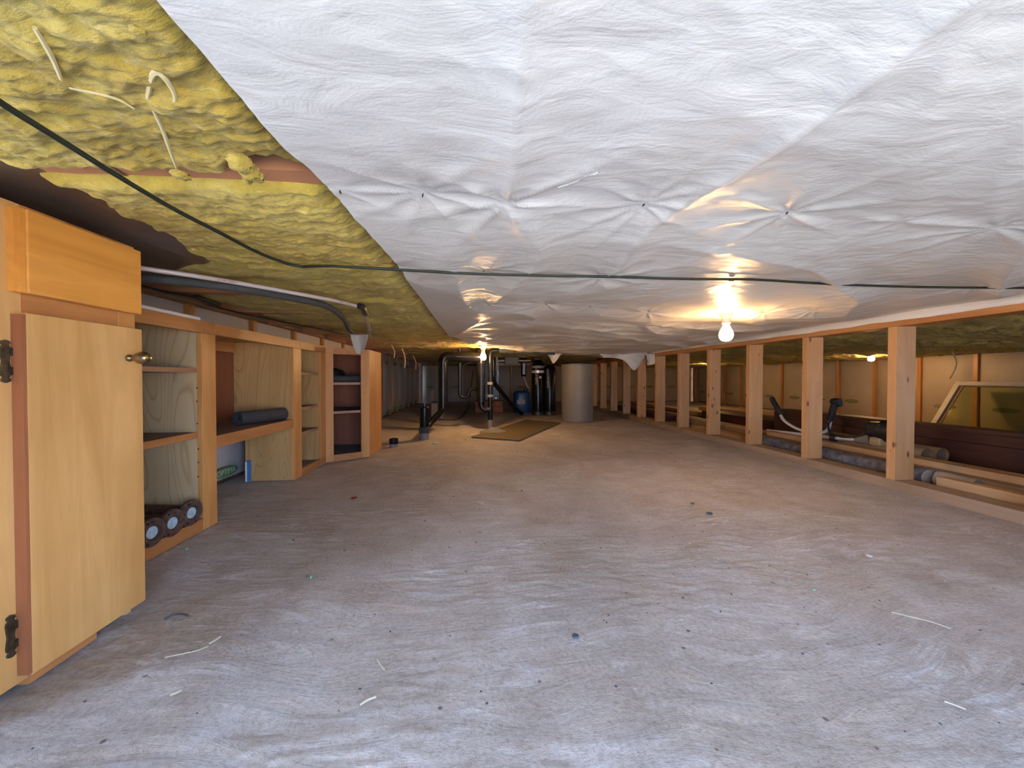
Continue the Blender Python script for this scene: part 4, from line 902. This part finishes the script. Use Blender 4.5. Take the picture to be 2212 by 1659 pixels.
# grey brine tank
g = P(1247, 913, z=0); r_ = .212; g.y += r_; g = P(1247, 913, y=g.y); gx_, gy_ = g.x, g.y
zt_ = P(1247, 787, y=gy_ - r_).z
th = thing('brine_tank', 'large round grey-brown brine tank with a black lid under the sheeting', 'water tank', (gx_, gy_, 0))
obj('barrel', MB().lathe([(0, 0), (r_ * .97, 0), (r_ * .985, .01), (r_ * .99, zt_ * .5), (r_, zt_ - .01), (r_ + .006, zt_ - .008), (r_ + .006, zt_ + .004), (0, zt_ + .004)], (gx_, gy_, 0), (0, 0, 1), 48), 'tank_grey', th, smooth=True)
obj('lid', MB().lathe([(0, zt_ + .032), (r_ * .8, zt_ + .030), (r_ * 1.0, zt_ + .02), (r_ * 1.03, zt_ + .014), (r_ * 1.03, zt_ + .0045), (0, zt_ + .0045)], (gx_, gy_, 0), (0, 0, 1), 48), 'black', th, smooth=True)
# hardboard on the floor and its curled corner
q4 = [P(a, b, z=0) for a, b in ((1018, 945), (1122, 953), (1211, 914), (1136, 908))]
t = obj('floor_board', MB().prism([(q.x, q.y) for q in q4], 0.001, 0.010), 'board_olive'); tag(t, 'olive brown hardboard sheet lying flat on the floor near the drain pipe', 'board')
q = P(1062, 934, z=0)
t = obj('cement_mound', MB().lathe([(.15, 0), (.13, .010), (.09, .022), (.055, .032), (.032, .05), (0, .05)], (q.x + .02, q.y + .03, 0.002), (0, 0, 1), 20), 'pad', smooth=True); tag(t, 'low grey cement collar around the foot of the floor drain pipe', 'cement collar')
# small black stub cap on the floor
g = P(849, 966, z=0)
th = thing('pipe_stub', 'short black capped pipe stub poking from the floor right of the angled cabinet', 'pipe stub', (g.x, g.y, 0))
obj('stub', MB().lathe([(0, -.002), (.030, -.002), (.030, .024), (0, .024)], (g.x, g.y + .03, 0), (0, 0, 1), 18), 'pad', th, smooth=True)
obj('cap', MB().lathe([(0, .0245), (.036, .0245), (.037, .05), (.036, .066), (.02, .070), (0, .070)], (g.x, g.y + .03, 0), (0, 0, 1), 18), 'black_abs', th, smooth=True)

# ------------------------------------------------------------------ stored things behind the stud wall
def board(name, x0, x1, y0, y1, z0, z1, mat, label, cat='board', rz=0, **k):
    t = obj(name, MB().box(x0, y0, z0, x1, y1, z1), mat, bevel=.0015, **k); t.rotation_euler.z = R(rz); return tag(t, label, cat)
g1 = P(2030, 1048, z=0.04)
board('pine_plank', 2.26, 2.31, YF + .1, P(2030, 1040, x=2.28).y, 0, .082, 'pine_y', 'pine two-by-four on edge right behind the bottom plate, nearest the camera')
la, lb = P(1655, 950, x=2.36), P(2012, 1035, x=2.36)
th = thing('bark_log', 'long grey bark-covered pole lying on the floor behind the studs', 'log', (2.36, (la.y + lb.y) / 2, 0))
lp = [Vector((2.345 + .02 * i % .03, lb.y + (la.y - lb.y) * i / 8, .047 + .003 * math.sin(i * 2.1))) for i in range(9)]
obj('bark', MB().tube(lp, [.046, .045, .047, .044, .045, .046, .043, .044, .042], 18), 'bark', th, smooth=True)
obj('sawn_end', MB().lathe([(0, 0), (.042, 0), (.043, .004), (0, .004)], (lp[0].x, lb.y - .003, .047), (0, 1, 0), 20), 'log_end', th, smooth=True)
q = P(2050, 1035, x=2.39)
th = thing('log_stub', 'short pale log stub lying in front of the bark pole end', 'log', (2.40, q.y - .05, 0))
obj('wood', MB().tube([(2.40, lb.y - .16, .045), (2.385, lb.y - .012, .047)], [.036, .042], 18), 'log_end', th, smooth=True)
board('pine_board', 2.50, 2.60, 0.9, 3.15, .075, .110, 'pine_y', 'long pine board laid over the lower boards, beside the cardboard tubes')
board('pine_board', 2.44, 2.56, 0.9, 3.3, .030, .0745, 'plate', 'weathered long board lying under the pine board')
board('pine_board', 2.42, 2.60, 1.6, 4.2, 0, .0295, 'pine_y', 'wide pine board flat on the floor, lowest of the stack')
board('pine_board', 2.61, 2.84, 0.9, 4.9, 0, .060, 'plate', 'dull wide board carrying the cardboard tubes')
board('pine_board', 2.62, 2.70, 2.4, 4.6, .0605, .085, 'pine_y', 'narrow pale strip on the dull wide board under the brush cutter')
bz1 = .262
th = thing('dark_beam', 'long dark red-brown stained beam with a stepped top edge', 'beam', (3.0, 2.3, 0))
y_1 = P(1985, 940, x=2.93).y
obj('lower_board', MB().box(2.90, 0.9, 0.002, 2.935, 3.55, .185), 'dark_beam', th, bevel=.002)
obj('upper_board', MB().box(2.94, 0.9, 0.002, 3.06, 3.60, .245), 'dark_beam', th, bevel=.002)
obj('cap_board', MB().box(2.925, 0.9, .2455, 3.07, 3.56, .268), 'dark_beam', th, bevel=.002)
board('dark_plank', 3.15, 3.45, 2.9, 5.2, .0, .11, 'dark_beam', 'dark stained plank pile behind the brush cutter handlebar', 'plank')
board('dark_plank', 2.5, 2.75, 4.95, 7.0, .0, .07, 'dark_beam', 'low dark plank between the distant studs on the right', 'plank')
board('pine_beam', 3.7, 4.0, 2.2, 6.2, .0, .10, 'pine_y', 'thick pine beam lying along the insulated right wall', 'beam')
board('pine_beam', 3.3, 3.5, 5.3, 8.4, .0, .06, 'pine_y', 'thin pine plank far back beyond the studs', 'plank')
for i, (px, lab) in enumerate(((2003, 'open cardboard tube, the one half hidden by the near stud'), (2036, 'open cardboard tube, the one farther from the near stud'))):
    r_ = .0455; xx_ = 2.66 + .096 * i; yy_ = P(px, 970, x=xx_).y; zc = .060 + r_ + .003
    if i == 0: yy_ = P(2003, 970, x=xx_).y
    t = hollow('cardboard_tube', (xx_, yy_, zc), (xx_, yy_ + .75, zc), r_, .041, 'cardboard', 28, 0.3)
    t['group'] = 'cardboard tubes'; tag(t, lab, 'tube')
# framed window leaning on the right wall
f0 = P(2070, 828, x=5.12); f1 = P(2038, 916, x=4.86)
th = thing('leaning_window', 'cream-framed glazed sash leaning on the insulated right wall', 'window', (4.9, f0.y - .7, 0))
def lean(u, v, t=0):  # u along -y, v up the sash
    b0 = Vector((4.80, f0.y + .0, 0.03)); up_ = (Vector((5.12, f0.y, f0.z)) - b0).normalized(); nrm = Vector((up_.z, 0, -up_.x))
    return b0 + Vector((0, -u, 0)) + up_ * v - nrm * t
HV = (Vector((5.12, f0.y, f0.z)) - Vector((4.80, f0.y, .03))).length; WV = 1.35
def lbar(name, u0, u1, v0, v1, mat, t0=0, t1=.035, **k):
    vs = [lean(u, v, t) for t in (t0, t1) for (u, v) in ((u0, v0), (u1, v0), (u1, v1), (u0, v1))]
    return obj(name, MB().add(vs, [(0, 1, 2, 3), (7, 6, 5, 4), (0, 4, 5, 1), (1, 5, 6, 2), (2, 6, 7, 3), (3, 7, 4, 0)]), mat, th, **k)
lbar('frame_stile', 0, .045, 0, HV, 'ovenwhite'); lbar('frame_stile', WV - .045, WV, 0, HV, 'ovenwhite')
lbar('frame_rail', .0455, WV - .0455, HV - .045, HV, 'ovenwhite'); lbar('frame_rail', .0455, WV - .0455, 0, .045, 'ovenwhite')
lbar('inner_bead', .0456, .075, .046, HV - .046, 'cardboard', .008, .02)
lbar('glass_pane', .046, WV - .046, .046, HV - .046, 'glass', .014, .018)
# brush cutter
yc = 3.35
th = thing('brush_cutter', 'black and silver brush cutter with bull-horn handlebar lying on the boards', 'brush cutter', (3.0, yc, .1))
def q3(px, py, dx=0): return P(px, py, x=2.50 + (px - 1667) * .0006 + dx * .3)
obj('handlebar', MB().tube(smoothpath([q3(1686, 896), q3(1692, 908), q3(1712, 922), q3(1736, 932), q3(1760, 935), q3(1782, 934), q3(1791, 926), q3(1794, 908)], 2), .012, 12), 'steel', th, smooth=True)
obj('grip', MB().tube([q3(1667, 859), q3(1670, 866), q3(1678, 880), q3(1686, 893), q3(1687, 896)], [.019, .021, .022, .021, .018], 14), 'grip', th, smooth=True)
obj('grip', MB().tube([q3(1792, 908), q3(1797, 893), q3(1801, 880), q3(1804, 872)], [.020, .022, .024, .022], 14), 'grip', th, smooth=True)
obj('throttle', MB().tube([q3(1796, 866), q3(1803, 868), q3(1812, 867), q3(1813, 874), q3(1808, 877)], [.018, .028, .026, .022, .010], 12), 'grip', th, smooth=True)
obj('shaft', MB().tube([q3(1658, 930, .25), q3(1760, 941, .05), q3(1800, 946), q3(1852, 950, -.02)], .014, 12), 'steel', th, smooth=True)
obj('clamp', MB().tube([q3(1797, 945), q3(1806, 946)], .028, 12), 'black', th, smooth=True)
obj('clutch_housing', MB().tube([q3(1848, 950), q3(1868, 950), q3(1884, 950)], [.02, .03, .045], 18), 'tank_grey', th, smooth=True)
e0, e1 = q3(1880, 910), q3(1925, 966); yc = (e0.y + e1.y) / 2
obj('engine', MB().box(e0.x - .05, e1.y, e1.z + .06, e0.x + .09, e0.y, e0.z), 'black', th, bevel=.02)
obj('starter_cover', MB().lathe([(0, -.03), (.06, -.03), (.075, 0), (.075, .03), (0, .03)], (e0.x + .02, e1.y, e1.z + .10), (0, 1, 0), 20), 'black', th, smooth=True)
obj('fuel_tank', MB().box(e0.x - .05, e1.y, e1.z + .002, e0.x + .06, e0.y - .03, e1.z + .059), 'caramel', th, bevel=.015)
obj('throttle_cable', MB().tube(smoothpath([q3(1797, 905, -.02), q3(1790, 915, -.02), q3(1790, 935, -.03), q3(1830, 948, -.03), q3(1862, 940, -.03), q3(1878, 930, -.03)], 2), .007, 8), 'black', th, smooth=True)

# ------------------------------------------------------------------ litter on the floor
def chip(px, py, s, mat, name, label, cat, n=7, h=.25, seed=0):
    g = P(px, py, z=0); rr = random.Random(seed + px)
    base = [(g.x + s * rr.uniform(.6, 1.2) * math.cos(t_), g.y + s * rr.uniform(.6, 1.2) * math.sin(t_)) for t_ in [2 * math.pi * k / n for k in range(n)]]
    t = obj(name, MB().prism(base, 0.0005, .0015 + s * h), mat); tag(t, label, cat); return t
chip(765, 1077, .018, 'leaf', 'dry_leaf', 'curled dry red-brown leaf on the floor left of centre', 'leaf', 9, .15)
t = obj('white_disc', MB().lathe([(0, 0), (.0085, 0), (.0085, .003), (.007, .004), (0, .004)], tuple(P(1877, 1201, z=.004)), (0, 0, 1), 18), 'porcelain', smooth=True); tag(t, 'small round white disc on the floor at the right', 'disc')
chip(1496, 1088, .008, 'chip', 'slate_chip', 'dark blue-grey stone chip, farther of the two right of centre', 'stone chip')
chip(1533, 1110, .012, 'chip', 'slate_chip', 'dark blue-grey stone chip, nearer and longer of the two right of centre', 'stone chip')
chip(1244, 1377, .008, 'chip', 'stone_chip', 'blue-grey pebble on the streaked floor below the centre', 'stone chip', h=.5)
chip(939, 958, .022, 'straw', 'foam_scrap', 'pale scrap on the floor beside the drain cleanout', 'scrap', h=.6)
chip(672, 1248, .004, 'green', 'green_bead', 'tiny mint green bead on the open floor left of centre', 'bead', h=1)
chip(404, 1187, .004, 'green', 'green_bead', 'tiny mint green bead near the rusty flanges', 'bead', h=1)
chip(1759, 1276, .003, 'green', 'green_bead', 'tiny mint green bead at the right of the floor', 'bead', h=1)
def straw(pts, r, label, cat='straw', mat='straw'):
    t = obj('straw', MB().tube(smoothpath([P(a, b, z=.003) for a, b in pts], 1), r, 6), mat, smooth=True); tag(t, label, cat)
straw([(1925, 1322), (1970, 1333), (2015, 1344), (2054, 1358)], .0014, 'long thin pale straw on the floor at the right')
straw([(2040, 1515), (2060, 1522), (2086, 1532)], .0012, 'short pale straw at the bottom right of the floor')
straw([(356, 1420), (385, 1414), (425, 1406), (450, 1396)], .0011, 'thin bent pale straw on the floor below the maple door')
straw([(452, 1390), (465, 1383), (476, 1375)], .0020, 'short thick straw at the tip of the bent straw')
straw([(368, 1501), (380, 1497), (392, 1491)], .0019, 'short pale wood splinter on the bottom left floor')
straw([(778, 1522), (793, 1512), (812, 1505)], .0020, 'pale curled shaving at the bottom of the floor, left of centre')
straw([(815, 1424), (822, 1436), (830, 1446)], .0014, 'small pale shaving on the lower floor, left of centre')
straw([(356, 1338), (372, 1328), (392, 1326), (408, 1330)], .0022, 'dark curved twig on the floor right of the maple door', 'twig', 'chip')
mbl = MB(); mdk = MB(); rr = random.Random(3)
def lump(mb, x, y, s, rr):
    n = 5; a0 = rr.uniform(0, 6); z = float(floor_z(np.array([x]), np.array([y]))[0]) - .0005
    mb.prism([(x + s * rr.uniform(.5, 1.3) * math.cos(a0 + 2 * math.pi * k / n), y + s * rr.uniform(.5, 1.3) * math.sin(a0 + 2 * math.pi * k / n)) for k in range(n)], z, z + s * rr.uniform(.4, .9))
for k in range(420):
    y = .30 + 4.2 * rr.random() ** 1.7; x = rr.uniform(-.75, 2.08)
    if y < 1.25 and x < -.7 : continue
    lump(mdk if k % 8 else mbl, x, y, rr.uniform(.0008, .0023) * (1 + y * .35), rr)
for k in range(40): lump(mbl, rr.uniform(.7, 1.4), rr.uniform(1.1, 1.7), rr.uniform(.001, .003), rr)
t = obj('dark_crumbs', mdk, 'chip', kind='stuff'); t['label'] = 'dark grit and wood crumbs scattered over the concrete floor'; t['category'] = 'crumbs'
t = obj('pale_crumbs', mbl, 'porcelain', kind='stuff'); t['label'] = 'pale crumbs scattered over the concrete floor'; t['category'] = 'crumbs'
